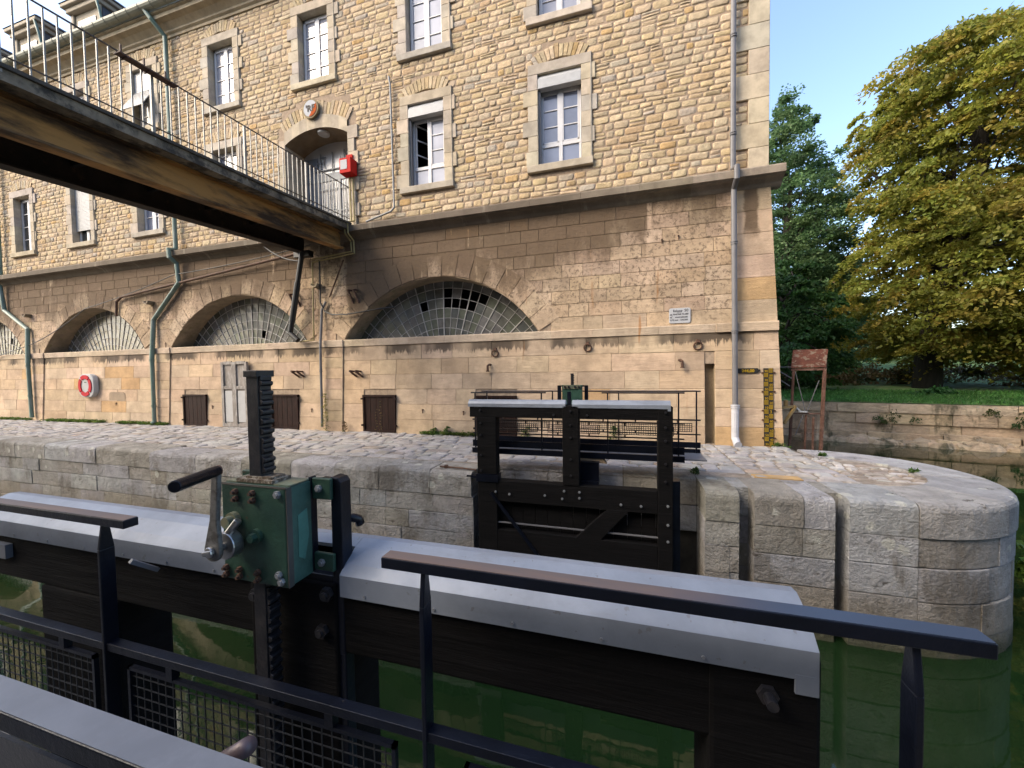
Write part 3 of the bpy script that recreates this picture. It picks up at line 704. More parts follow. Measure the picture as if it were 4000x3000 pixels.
# pilaster ledge breaks
for a, b in PIL + [(2.02, 3.18)]:
    lb = MB(); lb.tag = True
    yy = yb(.87) - .085; lb.extr_x([(9.4, .782), (yy, .782), (yy, .955), (yy + .012, .978), (9.5, .99)], a - .02, b + .0, jig((.64, .51, .38), .06))
    part('ledge_break', lb, m_ash, bld)
# fanlights
BRK = {0: {(14, 5), (12, 5), (11, 5), (10, 5), (14, 4), (13, 4), (12, 4), (11, 4), (17, 4)}, 1: {(12, 2)}, 2: {(8, 5)}, 3: {(6, 3), (7, 2), (12, 3)}}
for ai, c in enumerate(ARC):
    bars = MB(); yg = 9.93; a0, a1 = rad(12), rad(168); na = 30
    radii = [1.50, 1.78, 2.06, 2.34, 2.62, 2.90, 3.18, 3.5]
    for k in range(na + 1):
        a = a0 + (a1 - a0) * k / na; thick = k % 3 == 0
        p = (c + 1.4 * cos(a), yg, AZ + 1.4 * sin(a)); q = (c + 3.5 * cos(a), yg, AZ + 3.5 * sin(a)); t = .026 if thick else .013
        bars.bar(p, q, t, .03 if thick else .02, up=(0, 1, 0))
    for r in radii[:-1]:
        for k in range(40):
            a, b = a0 + (a1 - a0) * k / 40, a0 + (a1 - a0) * (k + 1) / 40
            bars.bar((c + r * cos(a), yg + .002, AZ + r * sin(a)), (c + r * cos(b), yg + .002, AZ + r * sin(b)), .014, .018, up=(0, 1, 0))
    fl = part('fanlight_window', bars, simple('pale_glazing_bar_%d' % ai, (.50, .50, .50), .5, var=.25, scale=8, col2=(.28, .19, .13), thr=(.55, .7)), bld)
    pn = MB(); pn.tag = True
    for j in range(len(radii) - 1):
        for k in range(na):
            if (k, j) in BRK[ai]: continue
            a, b = a0 + (a1 - a0) * k / na, a0 + (a1 - a0) * (k + 1) / na; r0, r1 = radii[j], radii[j + 1]
            if AZ + r1 * sin(max(a, pi - b) if False else a) < .7 and AZ + r1 * sin(b) < .7: continue
            v = U(.8, 1.2); t = random.choice([(.15, .155, .14), (.13, .145, .115), (.17, .17, .17), (.10, .11, .11)]); t = tuple(q * v for q in t)
            ty = U(-.004, .004)
            pn.face([(c + r0 * cos(a), yg + .006 + ty, AZ + r0 * sin(a)), (c + r1 * cos(a), yg + .006 - ty, AZ + r1 * sin(a)), (c + r1 * cos(b), yg + .006 + ty, AZ + r1 * sin(b)), (c + r0 * cos(b), yg + .006 - ty, AZ + r0 * sin(b))], t)
    part('pane', pn, m_lun, fl, fixn=False)
# hatches and door in the basement
for (a, b), zt in zip(HAT, (-.63, -.62, -.62, -.63)):
    h = MB(); n = 5; y = yb(-1.5)
    for k in range(n): xa = a + .05 + (b - a - .1) * k / n; xb = a + .05 + (b - a - .1) * (k + 1) / n; h.box(xa + .004, xb - .004, y - .02, y + .02, -1.62, zt - .05)
    ho = part('hatch', h, m_hatch, bld, bevel=.004)
    fr = MB(); fr.box(a, a + .05, y - .05, y + .03, -1.655, zt); fr.box(b - .05, b, y - .05, y + .03, -1.655, zt); fr.box(a, b, y - .052, y + .03, zt - .05, zt + .004); fr.box(a, b, y - .052, y + .03, -1.66, -1.61)
    for zz in (-.75, -1.5):
        fr.box(a - .05, a + .02, y - .07, y - .03, zz, zz + .05); fr.box(b - .02, b + .05, y - .07, y - .03, zz, zz + .05)
    part('hatch_frame', fr, m_hatch, ho)
d = MB(); y = yb(-1.6) - .03; a, b = -12.42, -11.33; mid = (a + b) / 2
d.box(a, b, y + .02, y + .06, -1.655, .42)
for p, q in ((a, a + .1), (b - .1, b), (mid - .09, mid + .09)): d.box(p, q, y - .02, y + .03, -1.655, .42)
for zz in (-1.655, -.45, .34): d.box(a + .1, mid - .09, y - .018, y + .03, zz, zz + .1); d.box(mid + .09, b - .1, y - .018, y + .03, zz, zz + .1)
do = part('basement_door', d, m_oldwood, bld, bevel=.005)
w2 = MB(); w2.box(a + .13, mid - .12, y + .005, y + .018, -1.50, -.50); w2.box(mid + .12, b - .13, y + .005, y + .018, -1.50, -.50); part('door_panel', w2, m_plastic, do)

# pipes, cables and ironwork on the wall
def pipe(name, pts, r, mat, n=10, collars=(), parent=None):
    mb = MB(); mb.tube(pts, r, n)
    for i, t in collars:
        p = Vector(pts[i]).lerp(Vector(pts[i + 1]), t); d = (Vector(pts[i + 1]) - Vector(pts[i])).normalized(); mb.cyl(p - d * .03, d, r * 1.22, .025, n); mb.cyl(p + d * .015, d, r * 1.22, .025, n)
    return part(name, mb, mat, parent or bld, smooth=False)
o = pipe('downpipe', [(2.33, 9.40, 11.9), (2.34, 9.40, 4.3), (2.34, 9.11, 4.22), (2.34, 9.11, 3.98), (2.34, 9.33, 3.85), (2.33, 9.10, -.8)], .056, m_pipeg, 12, [(0, .28), (0, .63), (0, .9), (4, .25), (4, .66)])
pipe('downpipe_foot', [(2.33, 9.10, -.79), (2.32, 9.06, -1.5), (2.34, 8.98, -1.62), (2.35, 8.93, -1.63)], .075, m_pipew, 12, [(0, .05)], o)
o = pipe('downpipe', [(-14.9, 9.02, 11.95), (-14.75, 9.10, 11.7), (-14.62, 9.40, 11.35), (-14.56, 9.40, 4.3), (-14.46, 9.12, 4.22), (-14.44, 9.12, 3.95), (-14.43, 9.32, 3.8), (-14.36, 9.32, 3.15), (-15.60, 9.28, 1.95), (-15.55, 9.15, .6)], .07, m_verd, 12, [(2, .2), (2, .45), (2, .8)])
pipe('downpipe_foot', [(-15.55, 9.15, .6), (-15.42, 9.06, -1.55), (-15.42, 8.98, -1.62)], .062, m_verd, 12, [(0, .02), (0, .75)], o)
o = pipe('downpipe', [(-24.7, 9.40, 11.9), (-24.72, 9.40, 4.3), (-24.6, 9.12, 4.2), (-24.6, 9.12, 3.95), (-24.6, 9.32, 3.8), (-24.4, 9.32, 2.8), (-22.8, 9.28, 1.95), (-22.6, 9.15, .6)], .07, m_verd, 12, [(0, .5)])
pipe('downpipe_foot', [(-22.6, 9.15, .6), (-22.32, 9.06, -1.55)], .062, m_verd, 12, [(0, .05), (0, .6)], o)
pipe('conduit', [(-6.16, 9.46, 8.2), (-6.12, 9.46, 7.95), (-6.09, 9.46, 4.62), (-6.18, 9.44, 4.52), (-7.0, 9.44, 4.33)], .028, simple('pale_conduit', (.34, .34, .34), .5, var=.2, scale=1.5, col2=(.20, .12, .08), thr=(.6, .66)))
pipe('wall_pipe', [(-9.35, 9.30, 3.62), (-17.3, 9.33, 2.86), (-17.55, 9.33, 2.72), (-17.60, 9.33, 2.2)], .04, m_rustb)
def cat(p, q, sag, n=10): p, q = Vector(p), Vector(q); return [p.lerp(q, t / n) - Vector((0, 0, sag * 4 * (t / n) * (1 - t / n))) for t in range(n + 1)]
pipe('cable', cat((-8.9, 9.35, 3.85), (-14.2, 9.30, 3.44), .06) + cat((-14.6, 9.30, 3.42), (-19.1, 9.32, 2.6), .06) + cat((-19.3, 9.30, 2.55), (-22.5, 9.22, 1.33), .1) + [(-26, 9.2, .7)], .014, m_cable, 6)
pipe('cable', [(-8.57, 9.33, 3.35), (-8.55, 9.30, 2.45), (-8.52, 9.26, 2.1), (-8.35, 9.25, 1.82), (-8.1, 9.25, 1.72), (-7.6, 9.25, 1.70), (-6.6, 9.3, 1.80), (-6.2, 9.5, 1.86)], .022, m_cable, 8)
pipe('cable', cat((-10.6, 9.3, 3.95), (-9.1, 9.2, 3.35), .12), .018, m_cable, 6)
pipe('gas_pipe', [(-7.52, 9.44, 5.65), (-7.50, 9.44, 4.40), (-7.49, 9.13, 4.26), (-7.48, 9.13, 3.95), (-7.46, 9.33, 3.80), (-7.43, 9.33, 3.50), (-8.86, 9.33, 3.40)], .024, m_yellow, 8, [(0, .5), (5, .5)])
pipe('gas_pipe', [(-7.42, 9.44, 5.62), (-7.40, 9.44, 4.40), (-7.39, 9.13, 4.26), (-7.38, 9.13, 3.95), (-7.36, 9.33, 3.80), (-7.34, 9.33, 3.44), (-8.80, 9.33, 3.32), (-8.80, 9.30, 3.3), (-8.74, 9.20, 1.0), (-9.25, 9.20, .97)], .024, m_yellow, 8, [(7, .3), (7, .6), (7, .9)])
pipe('wall_pipe', [(-8.36, 9.30, 2.12), (-8.50, 9.29, 1.88), (-8.46, 9.14, .8), (-8.41, 9.06, -1.55)], .036, m_pipeg, 8, [(2, .3), (2, .6)])
pipe('wall_pipe', [(-7.75, 9.36, 3.3), (-8.25, 9.33, 2.25)], .02, m_rustb, 6)
for (bx, bz, sg) in ((-9.62, 2.27, 1), (-7.52, 2.24, 1), (-9.45, .05, -1), (-7.38, .03, -1)):
    mb = MB()
    for dx in (0, .19):
        x0 = bx + dx; y = yb(bz)
        if sg > 0: mb.bar((x0, y - .02, bz + .16), (x0 + .01, y - .20, bz + .13), .05, .05); mb.bar((x0, y - .16, bz + .12), (x0 + .06, y - .02, bz - .22), .055, .05)
        else: mb.bar((x0, y - .02, bz + .02), (x0 - .02, y - .24, bz + .04), .045, .045); mb.bar((x0 - .02, y - .22, bz + .03), (x0 + .06, y - .03, bz - .13), .05, .045)
    part('iron_bracket', mb, m_rustb, bld)
for (sx, sz) in ((-15.85, 2.62), (-22.87, 2.55), (-8.70, 2.66)):
    mb = MB(); y = yb(sz); k = 9
    P = [(sx + .13 * cos(pi + pi * j / (k - 1)), y - .22, sz + .12 * sin(pi + pi * j / (k - 1))) for j in range(k)]; Q = [(sx + .08 * cos(2 * pi - pi * j / (k - 1)), y - .22, sz + .07 * sin(2 * pi - pi * j / (k - 1))) for j in range(k)]
    mb.extr_y([(p[0], p[2]) for p in P + Q], y - .22, y + .02); part('stone_spout', mb, m_sof, bld)
for (rx, rz) in ((-3.12, .46), (-.78, .53), (1.63, .50)):
    mb = MB(); y = yb(rz); mb.box(rx - .035, rx + .035, y - .06, y, rz + .07, rz + .14)
    mb.tube([(rx + .085 * cos(2 * pi * j / 16), y - .05 - .01 * sin(2 * pi * j / 16), rz + .085 * sin(2 * pi * j / 16)) for j in range(17)], .017, 6); part('mooring_ring', mb, m_rustb, bld)
for (hx, hz, sg) in ((-3.30, .10, -1), (1.30, .12, 1)):
    mb = MB(); y = yb(hz); mb.tube([(hx - sg * .05, y, hz + .07), (hx - sg * .04, y - .09, hz + .07), (hx, y - .11, hz + .04), (hx, y - .11, hz - .08)], .03, 8); mb.cyl((hx, y - .11, hz - .08), (0, 0, -1), .045, .03, 8); part('iron_hook', mb, m_rustb, bld)
for hx, hz in ((-4.0, -1.05), (-5.2, -1.02), (-8.9, -1.05), (-17.6, -.95), (-12.9, -1.0), (.9, 2.95), (1.25, 3.0)):
    mb = MB(); y = yb(hz); mb.cyl((hx, y, hz), (0, -1, 0), .022, .05, 6); mb.box(hx - .008, hx + .008, y - .05, y - .035, hz - .09, hz); part('iron_stud', mb, m_rustb, bld)

# ---- things fixed on the wall
em = thing('emblem_sign', 'round gold rimmed plaque lettered RF in white and orange above the arched door', 'sign', (-8.80, 9.45, 7.84))
cx, cz = -8.80, 7.84
mb = MB(); mb.cyl((cx, 9.47, cz), (0, -1, 0), .285, .06, 40); part('plaque_rim', mb, m_gold, em, bevel=.01)
mb = MB(); mb.cyl((cx, 9.42, cz), (0, -1, 0), .235, .015, 40); part('plaque_face', mb, m_sign, em)
mb = MB(); seg = [(cx + .233 * cos(a), cz + .233 * sin(a)) for a in [rad(-100) + rad(130) * k / 20 for k in range(21)]]; mb.extr_y(seg, 9.398, 9.405); part('orange_segment', mb, m_orange, em)
part('lettering', merge(text_mb("'RF", .26, cx - .155, 9.398, cz - .09, ext=.003, bold=.006), MB()), m_inkg, em)
fb = thing('fire_call_box', 'bright red metal box with pale front panel on yellow pipes beside the arched door', 'box', (-7.47, 9.3, 5.62))
mb = MB(); mb.box(-7.68, -7.30, 9.22, 9.50, 5.68, 6.10); part('casing', mb, m_red, fb, bevel=.012)
mb = MB(); mb.box(-7.64, -7.42, 9.212, 9.222, 5.78, 6.04); part('front_panel', mb, m_plastic, fb)
mb = MB(); mb.box(-7.62, -7.42, 9.44, 9.49, 6.22, 6.30); part('small_red_tab', mb, m_red, fb)
lp = thing('lock_number_plate', 'white enamel plate lettered Ecluse no 50 with distances, under the cornice near the right corner', 'sign', (1.26, 9.33, 1.0))
def rrect(x0, x1, z0, z1, r, n=5):
    P = []
    for cx_, cz_, a0 in ((x1 - r, z0 + r, -90), (x1 - r, z1 - r, 0), (x0 + r, z1 - r, 90), (x0 + r, z0 + r, 180)):
        P += [(cx_ + r * cos(rad(a0 + 90 * k / n)), cz_ + r * sin(rad(a0 + 90 * k / n))) for k in range(n + 1)]
    return P
mb = MB(); mb.extr_y(rrect(1.04, 1.485, 1.02, 1.36, .04), 9.30, 9.325); part('enamel_plate', mb, m_sign, lp, bevel=.004)
tm = MB(); Yt = 9.298
for body, sz, x, z in (('Ecluse', .075, 1.12, 1.275), ('n\u00b0', .04, 1.29, 1.275), ('50', .085, 1.355, 1.275), ('RHONE', .048, 1.125, 1.205), ('73.680', .052, 1.30, 1.205), ('amont', .04, 1.165, 1.145), ('238.580', .047, 1.275, 1.14), ('aval', .04, 1.165, 1.08), ('236.560', .047, 1.275, 1.08)):
    merge(tm, text_mb(body, sz, x, Yt, z, ext=.001, bold=.0012))
merge(tm, text_mb('C.R.R', .07, 1.105, Yt, 1.07, ext=.001, rot=pi / 2, bold=.001)); merge(tm, text_mb('alt.', .05, 1.145, Yt, 1.07, ext=.001, rot=pi / 2))
tm.box(1.20, 1.30, Yt - .001, Yt + .001, 1.258, 1.262); part('lettering', tm, m_ink, lp)
ap = thing('altitude_plate', 'small black plate with yellow figures 244,00 left of the tall gauge', 'sign', (2.60, 9.26, -.12))
mb = MB(); mb.extr_y(rrect(2.41, 2.80, -.125, -.015, .025), 9.235, 9.255); mb.cyl((2.39, 9.26, -.07), (0, -1, 0), .02, .03, 8); mb.cyl((2.82, 9.26, -.07), (0, -1, 0), .02, .03, 8); part('black_plate', mb, m_gblack, ap)
part('figures', text_mb('244,00', .088, 2.605, 9.233, -.10, ext=.001, align='CENTER', bold=.003), m_gyel, ap)
ga = thing('water_level_gauge', 'tall black gauge board with yellow centimetre bars and figures at the building corner', 'gauge', (2.99, 9.15, -1.66))
def yg_(z): return yb(z) - .035
mb = MB(); mb.hexa([(2.90, yg_(-1.66), -1.66), (3.08, yg_(-1.66), -1.66), (3.08, yg_(-1.66) + .025, -1.66), (2.90, yg_(-1.66) + .025, -1.66), (2.90, yg_(0), -.02), (3.08, yg_(0), -.02), (3.08, yg_(0) + .025, -.02), (2.90, yg_(0) + .025, -.02)]); part('board', mb, m_gblack, ga)
mb = MB(); z = -1.63; nums = [30, 40, 50, 60, 70, 80, 90, 3, 10, 20, 30, 40, 50, 60, 70, 80, 90]; tm = MB(); st = .0968
for k, nn in enumerate(nums):
    zz = -1.665 + k * st
    left = k % 2 == 0
    tm2 = text_mb(str(nn), .068 if nn != 3 else .09, 2.915 if left else 3.005, yg_(zz) - .002, zz + .012, ext=.001, bold=.0005); merge(tm, tm2)
    a, b = (2.995, 3.07) if left else (2.905, 2.985)
    for j in range(4):
        zb_ = zz + j * st / 4
        if zb_ < -.03: mb.box(a, b, yg_(zb_) - .003, yg_(zb_) + .002, zb_ + .006, zb_ + st / 4 - .006)
part('yellow_bars', mb, m_gyel, ga); part('figures', tm, m_gyel, ga)
mb = MB()
for zz in (-.12, -.52, -.92, -1.12, -1.5):
    for xx in (2.88, 3.10): mb.cyl((xx, yg_(zz) + .02, zz), (0, -1, 0), .02, .03, 8)
part('fixing_studs', mb, m_rustb, ga)
lf = thing('lifebuoy_case', 'white rounded case holding a red and white lifebuoy on the basement wall', 'lifebuoy', (-19.0, 9.1, -.75))
mb = MB(); mb.extr_y(rrect(-19.42, -18.56, -.74, .12, .28, 8), 9.08, 9.24); part('case', mb, m_plastic, lf, bevel=.03)
mb = MB()
for a0 in (50, 140, 230, 320):
    P = [(-19.02 + .37 * cos(rad(a0 + 80 * k / 8)), -.31 + .39 * sin(rad(a0 + 80 * k / 8))) for k in range(9)] + [(-19.02 + .235 * cos(rad(a0 + 80 * k / 8)), -.31 + .255 * sin(rad(a0 + 80 * k / 8))) for k in range(8, -1, -1)]
    mb.extr_y(P, 9.055, 9.085)
part('red_ring', mb, m_redb, lf)
mb = MB(); mb.box(-19.06, -18.96, 9.07, 9.08, -.20, -.17); part('green_mark', mb, m_greenL, lf)
mb = MB(); mb.extr_y(rrect(-18.0, -17.15, -1.62, -.55, .12), 9.22, 9.228)
part('cleaned_wall_patch', mb, simple('darker_plaster', (.40, .30, .205), .9, var=.15), bld)

# ================================================================== FOOTBRIDGE
fbz = lambda y: 4.28 + (y - 9.25) * .0735; fbx = lambda y: -.0335 * (y - 9.25)
br = thing('footbridge', 'rust streaked concrete footbridge crossing above the lock to the arched door', 'footbridge', (-8.4, 9.2, 3.6))
BY0, BY1 = -4., 9.28
def along(mb, x0, x1, z0, z1, y0=BY0, y1=BY1, n=1):
    for k in range(n):
        a, b = y0 + (y1 - y0) * k / n, y0 + (y1 - y0) * (k + 1) / n
        mb.hexa([(x0 + fbx(a), a, z0 + fbz(a)), (x1 + fbx(a), a, z0 + fbz(a)), (x1 + fbx(b), b, z0 + fbz(b)), (x0 + fbx(b), b, z0 + fbz(b)),
                 (x0 + fbx(a), a, z1 + fbz(a)), (x1 + fbx(a), a, z1 + fbz(a)), (x1 + fbx(b), b, z1 + fbz(b)), (x0 + fbx(b), b, z1 + fbz(b))])
mb = MB(); along(mb, -9.45, -7.40, -.20, -.055); part('deck', mb, m_conc, br)
mb = MB(); along(mb, -9.47, -7.36, -.055, 0); part('deck_edge', mb, m_edge, br, bevel=.008)
m_girdk = simple('shaded_girder', (.030, .020, .014), .85, var=.5, scale=3, col2=(.09, .05, .025), thr=(.55, .7))  # shade under the deck put into the left girder's colour
mb = MB(); along(mb, -9.0, -7.85, -.24, -.205); part('deck_shade_sheet', mb, m_black, br)  # black sheet standing for the shade between the girders
for bx, nm in ((-7.78, 0), (-9.07, 1)):
    mb = MB(); along(mb, bx - .012, bx + .012, -.66, -.20); along(mb, bx - .13, bx + .13, -.23, -.203); along(mb, bx - .13, bx + .13, -.69, -.655)
    part('girder', mb, m_rustbeam if nm == 0 else m_girdk, br)
mb = MB()
for k in range(12): y = BY0 + .5 + k * 1.1; mb.box(-9.05 + fbx(y), -7.8 + fbx(y), y, y + .06, fbz(y) - .36, fbz(y) - .25)
part('cross_beam', mb, m_black, br)  # coloured black to sink into the shade under the deck
RX = -7.42
mb = MB(); along(mb, RX - .013, RX + .013, .985, .999); part('handrail', mb, m_rail_rust, br)
mb = MB(); along(mb, RX - .013, RX + .013, .11, .12); part('bottom_rail', mb, m_rail_rust, br)
bm_ = MB(); bm_.box(-.0085, .0085, -.0085, .0085, .0, 1.0); bme = bm_.mesh('baluster', [m_balu])
pm_ = MB(); pm_.box(-.02, .02, -.02, .02, -.1, .99); pme = pm_.mesh('railing_post', [m_balu])
y = 1.2; k = 0
while y < 9.2:
    if k % 12 == 0: inst('railing_post', pme, br, (RX + fbx(y), y, fbz(y)))
    else: inst('baluster', bme, br, (RX + fbx(y), y, fbz(y) - .01))
    y += .135; k += 1
mb = MB(); along(mb, -9.42, -9.38, .985, 1.005); part('handrail', mb, m_rail_rust, br)
y = 1.2
while y < 9.2: inst('baluster', bme, br, (-9.40 + fbx(y), y, fbz(y) - .01)); y += .27
mb = MB(); y0, y1 = 3.95, 4.75; along(mb, RX + .02, RX + .15, .90, .92, y0, y1)
for yy in (4.05, 4.35, 4.65): mb.bar((RX + fbx(yy), yy, fbz(yy) + .9), (RX + .16 + fbx(yy), yy, fbz(yy) + .9), .02, .03); mb.box(RX + fbx(yy) - .01, RX + fbx(yy) + .01, yy - .01, yy + .01, fbz(yy) + .9, fbz(yy) + 1.12)
part('plank_shelf', mb, simple('brown_plank', (.14, .07, .05), .7, var=.3), br)
mb = MB(); mb.tube([(-9.0, 9.14, 3.60), (-9.18, 9.12, 2.7)], .07, 12); mb.tube([(-9.18, 9.12, 2.7), (-9.42, 9.10, 1.55)], .085, 12); mb.tube([(-9.42, 9.10, 1.55), (-9.50, 9.10, 1.22)], .07, 12); mb.tube([(-9.50, 9.10, 1.22), (-9.22, 9.10, 1.0)], .075, 12)
mb.box(-9.3, -8.75, 9.12, 9.3, 3.45, 3.62); part('drain_pipe', mb, m_cable, br)

# ================================================================== LOCK WALL AND QUAY
ZQ = -1.66
QG = [((.45, .44, .44), 5), ((.50, .49, .48), 3), ((.41, .38, .335), 2.), ((.44, .41, .37), 2)]
PG = [((.445, .42, .405), 5), ((.42, .40, .395), 4), ((.42, .37, .325), 1.5), ((.47, .445, .42), 2), ((.44, .35, .28), .3)]
lw = thing('lock_wall', 'pale limestone lock side wall with rounded coping, two stop log grooves and a curved nose', 'wall', (0, 5.7, -3.5))
def sweep(mb, path, prof, tint, cl=.0):
    """path: [(x,y,nx,ny)] with inward normal; prof (n,z)"""
    m_ = len(prof); P = []
    for (x, y, nx, ny) in path:
        for n_, z in prof: P.append((x + nx * n_, y + ny * n_, z))
    F = []
    for i in range(len(path) - 1):
        for j in range(m_): F.append((i * m_ + j, i * m_ + (j + 1) % m_, (i + 1) * m_ + (j + 1) % m_, (i + 1) * m_ + j))
    F += [tuple(range(m_)), tuple(range((len(path) - 1) * m_, len(path) * m_))]
    mb.add(P, F, tint)
def sample(path, s0, s1, step=.22):
    """path as function s->(x,y,nx,ny)"""
    n = max(1, int((s1 - s0) / step)); return [path(s0 + (s1 - s0) * k / n) for k in range(n + 1)]
def stones_along(mbc, mbw, path, L, depth, skip=(), straight=True, zbot=-4.3, lens=(.9, 1.5), rough=True):
    step = 9. if straight else .16
    segs = [(0, L)]
    for a, b in skip:
        segs = [q for g_ in segs for q in ((g_[0], min(g_[1], a)), (max(g_[0], b), g_[1])) if q[1] - q[0] > .01]
    for a, b in segs:
        s = a
        while s < b - .01:
            l = U(*lens); l = b - s if b - s - l < lens[0] * .6 else l
            j = U(-.006, .006); zt = ZQ + U(-.004, .004)
            sweep(mbc, sample(path, s + .006, s + l - .006, step), [(j, -2.06), (j, zt - .085), (j + .012, zt - .045), (j + .04, zt - .014), (j + .085, zt), (depth, zt), (depth, -2.06)], pick(QG)); s += l
        z = -2.065; k = 0
        while z > zbot:
            h = U(.30, .42); s = a + 0
            while s < b - .01:
                l = U(.45, 1.1); l = b - s if b - s - l < .35 else l
                j = U(-.010, .010) + .012; g = .0035
                sweep(mbw, sample(path, s + g, s + l - g, step), [(j + .012, z - h + g), (j, z - h + g + .010), (j, z - g - .010), (j + .012, z - g), (.35, z - g), (.35, z - h + g)], pick(QG)); s += l
            z -= h; k += 1
line = lambda x0, y0, dx, dy, nx, ny: (lambda s: (x0 + dx * s, y0 + dy * s, nx, ny))
mc, mw = MB(), MB(); mc.tag = mw.tag = True
stones_along(mc, mw, line(-28, 5.88, 1, 0, 0, 1), 18.0, .62)
stones_along(mc, mw, line(-10, 5.74, 1, 0, 0, 1), 7.62, .62)
stones_along(mc, mw, line(-2.36, 6.20, 1, 0, 0, 1), 3.44, .55, zbot=-2.4)
stones_along(mc, mw, line(1.08, 5.62, 1, 0, 0, 1), 2.32, .80, skip=((.42, .59), (1.49, 1.63)), lens=(.5, .9))
EX, EY, EA, EB = 3.40, 7.29, 1.73, 1.67
_t = [(-pi / 2 + pi * k / 200) for k in range(201)]; _p = [(EX + EA * cos(t), EY + EB * sin(t)) for t in _t]; _s = [0]
for k in range(200): _s.append(_s[-1] + math.hypot(_p[k + 1][0] - _p[k][0], _p[k + 1][1] - _p[k][1]))
def epath(s):
    t = float(np.interp(s, _s, _t)); x, y = EX + EA * cos(t), EY + EB * sin(t); nx, ny = -cos(t) / EA, -sin(t) / EB; l = math.hypot(nx, ny); return (x, y, nx / l, ny / l)
stones_along(mc, mw, epath, _s[-1], .78, straight=False, lens=(1.0, 1.5))
# returns of the gate recess and back faces of the grooves
for x, y0, y1, nx in ((1.08, 5.62, 6.2, 1), (-2.36, 5.74, 6.2, -1)):
    z = ZQ - .41
    while z > -4.2:
        h = U(.32, .42); ashb = [(x, y0 + .01, z - h + .005), (x + nx * .3, y0 + .01, z - h + .005), (x + nx * .3, y1, z - h + .005), (x, y1, z - h + .005), (x, y0 + .01, z - .005), (x + nx * .3, y0 + .01, z - .005), (x + nx * .3, y1, z - .005), (x, y1, z - .005)]
        mw.hexa(ashb, pick(QG)); z -= h
for a, b in ((1.50, 1.67), (2.57, 2.71)):
    mc.box(a - .02, b + .02, 5.90, 6.41, -2.06, ZQ - .002, pick(QG))
    z = -2.07
    while z > -4.2: h = U(.3, .4); mw.box(a - .02, b + .02, 5.90, 6.1, z - h + .006, z - .004, pick(QG)); z -= h
part('coping', mc, m_cop, lw); part('wall_face', mw, m_quay, lw)
core = MB(); core.box(-31, -2.40, 6.0, 9.6, -5.5, ZQ - .045); core.box(-2.41, 1.1, 6.26, 9.6, -5.5, ZQ - .046); core.box(1.11, 3.39, 6.0, 9.6, -5.5, ZQ - .047)
core.extr_z([(EX, EY - EB + .08)] + [(EX + (EA - .1) * cos(t), EY + (EB - .08) * sin(t)) for t in _t[::8]] + [(EX, 9.5)], -5.5, ZQ - .05)
core.box(1.10, 1.49, 5.70, 6.1, -5.5, -1.8); core.box(1.69, 2.56, 5.70, 6.1, -5.5, -1.8); core.box(2.73, 3.4, 5.70, 6.1, -5.5, -1.8)
part('wall_core', core, m_core, lw)
solo_p = MB(); solo_p.face([(-31, 6.2, ZQ - .03), (3.3, 6.2, ZQ - .03), (3.3, 9.4, ZQ - .03), (-31, 9.4, ZQ - .03)])
solo_p.face([(3.3, 6.3, ZQ - .031)] + [(EX + (EA - .7) * cos(t), EY + (EB - .7) * sin(t), ZQ - .031) for t in _t[::10]] + [(3.3, 8.9, ZQ - .031)])
solo('ground', solo_p, m_soil, kind='structure', fixn=False)
pv = MB(); pv.tag = True; mpP = lambda u, v, d: (u, v, ZQ - .035 + d)
rubble(pv, -27.5, -2.40, 6.51, 9.22, (.17, .30), (.22, .55), .010, .033, mpP, PG, (), wob=.012, rough=.3)
rubble(pv, -2.40, 1.9, 6.77, 9.22, (.17, .30), (.22, .5), .010, .033, mpP, PG, (), wob=.012, rough=.3)
rubble(pv, 1.9, 3.3, 6.45, 9.16, (.18, .30), (.22, .45), .02, .033, mpP, PG, (), wob=.015, rough=.8)
P2 = [((.46, .44, .42), 4), ((.40, .345, .30), 3), ((.33, .275, .235), 2), ((.50, .475, .45), 2)]
rubble(pv, 3.3, 4.35, 6.75, 7.75, (.07, .14), (.12, .28), .018, .03, mpP, P2, [(4.2, 5, 6.6, 6.95), (4.2, 5, 7.6, 8.0)], wob=.02, rough=1.3)
rubble(pv, 3.3, 3.65, 7.75, 8.15, (.07, .14), (.12, .28), .018, .03, mpP, P2, (), wob=.02, rough=1.3)
solo('pavement', pv, m_pave, kind='structure', fixn=False)
tb = MB(); tb.tag = True; tb.box(1.93, 2.55, 6.46, 6.66, ZQ - .02, ZQ + .004, (.56, .36, .15)); part('yellow_slab', tb, m_pave, lw)
# near lock side (behind and under the camera), other side of the chamber
ns = MB(); ns.tag = True
ns.box(-31, -2.75, -8, 1.02, -5.5, ZQ, (.42, .39, .35)); ns.box(-2.75, .62, -8, .16, -5.5, ZQ, (.42, .39, .35)); ns.box(.62, 5., -8, 1.02, -5.5, ZQ, (.42, .39, .35))
o = solo('near_lock_wall', ns, m_quay, 'weathered stone lock side under the viewpoint, beside the near gate leaf', 'wall')
# water
wt = MB(); wt.face([(-220, -120, -3.5), (320, -120, -3.5), (320, 60, -3.5), (-220, 60, -3.5)]); solo('river_water', wt, m_wat, kind='structure', fixn=False)

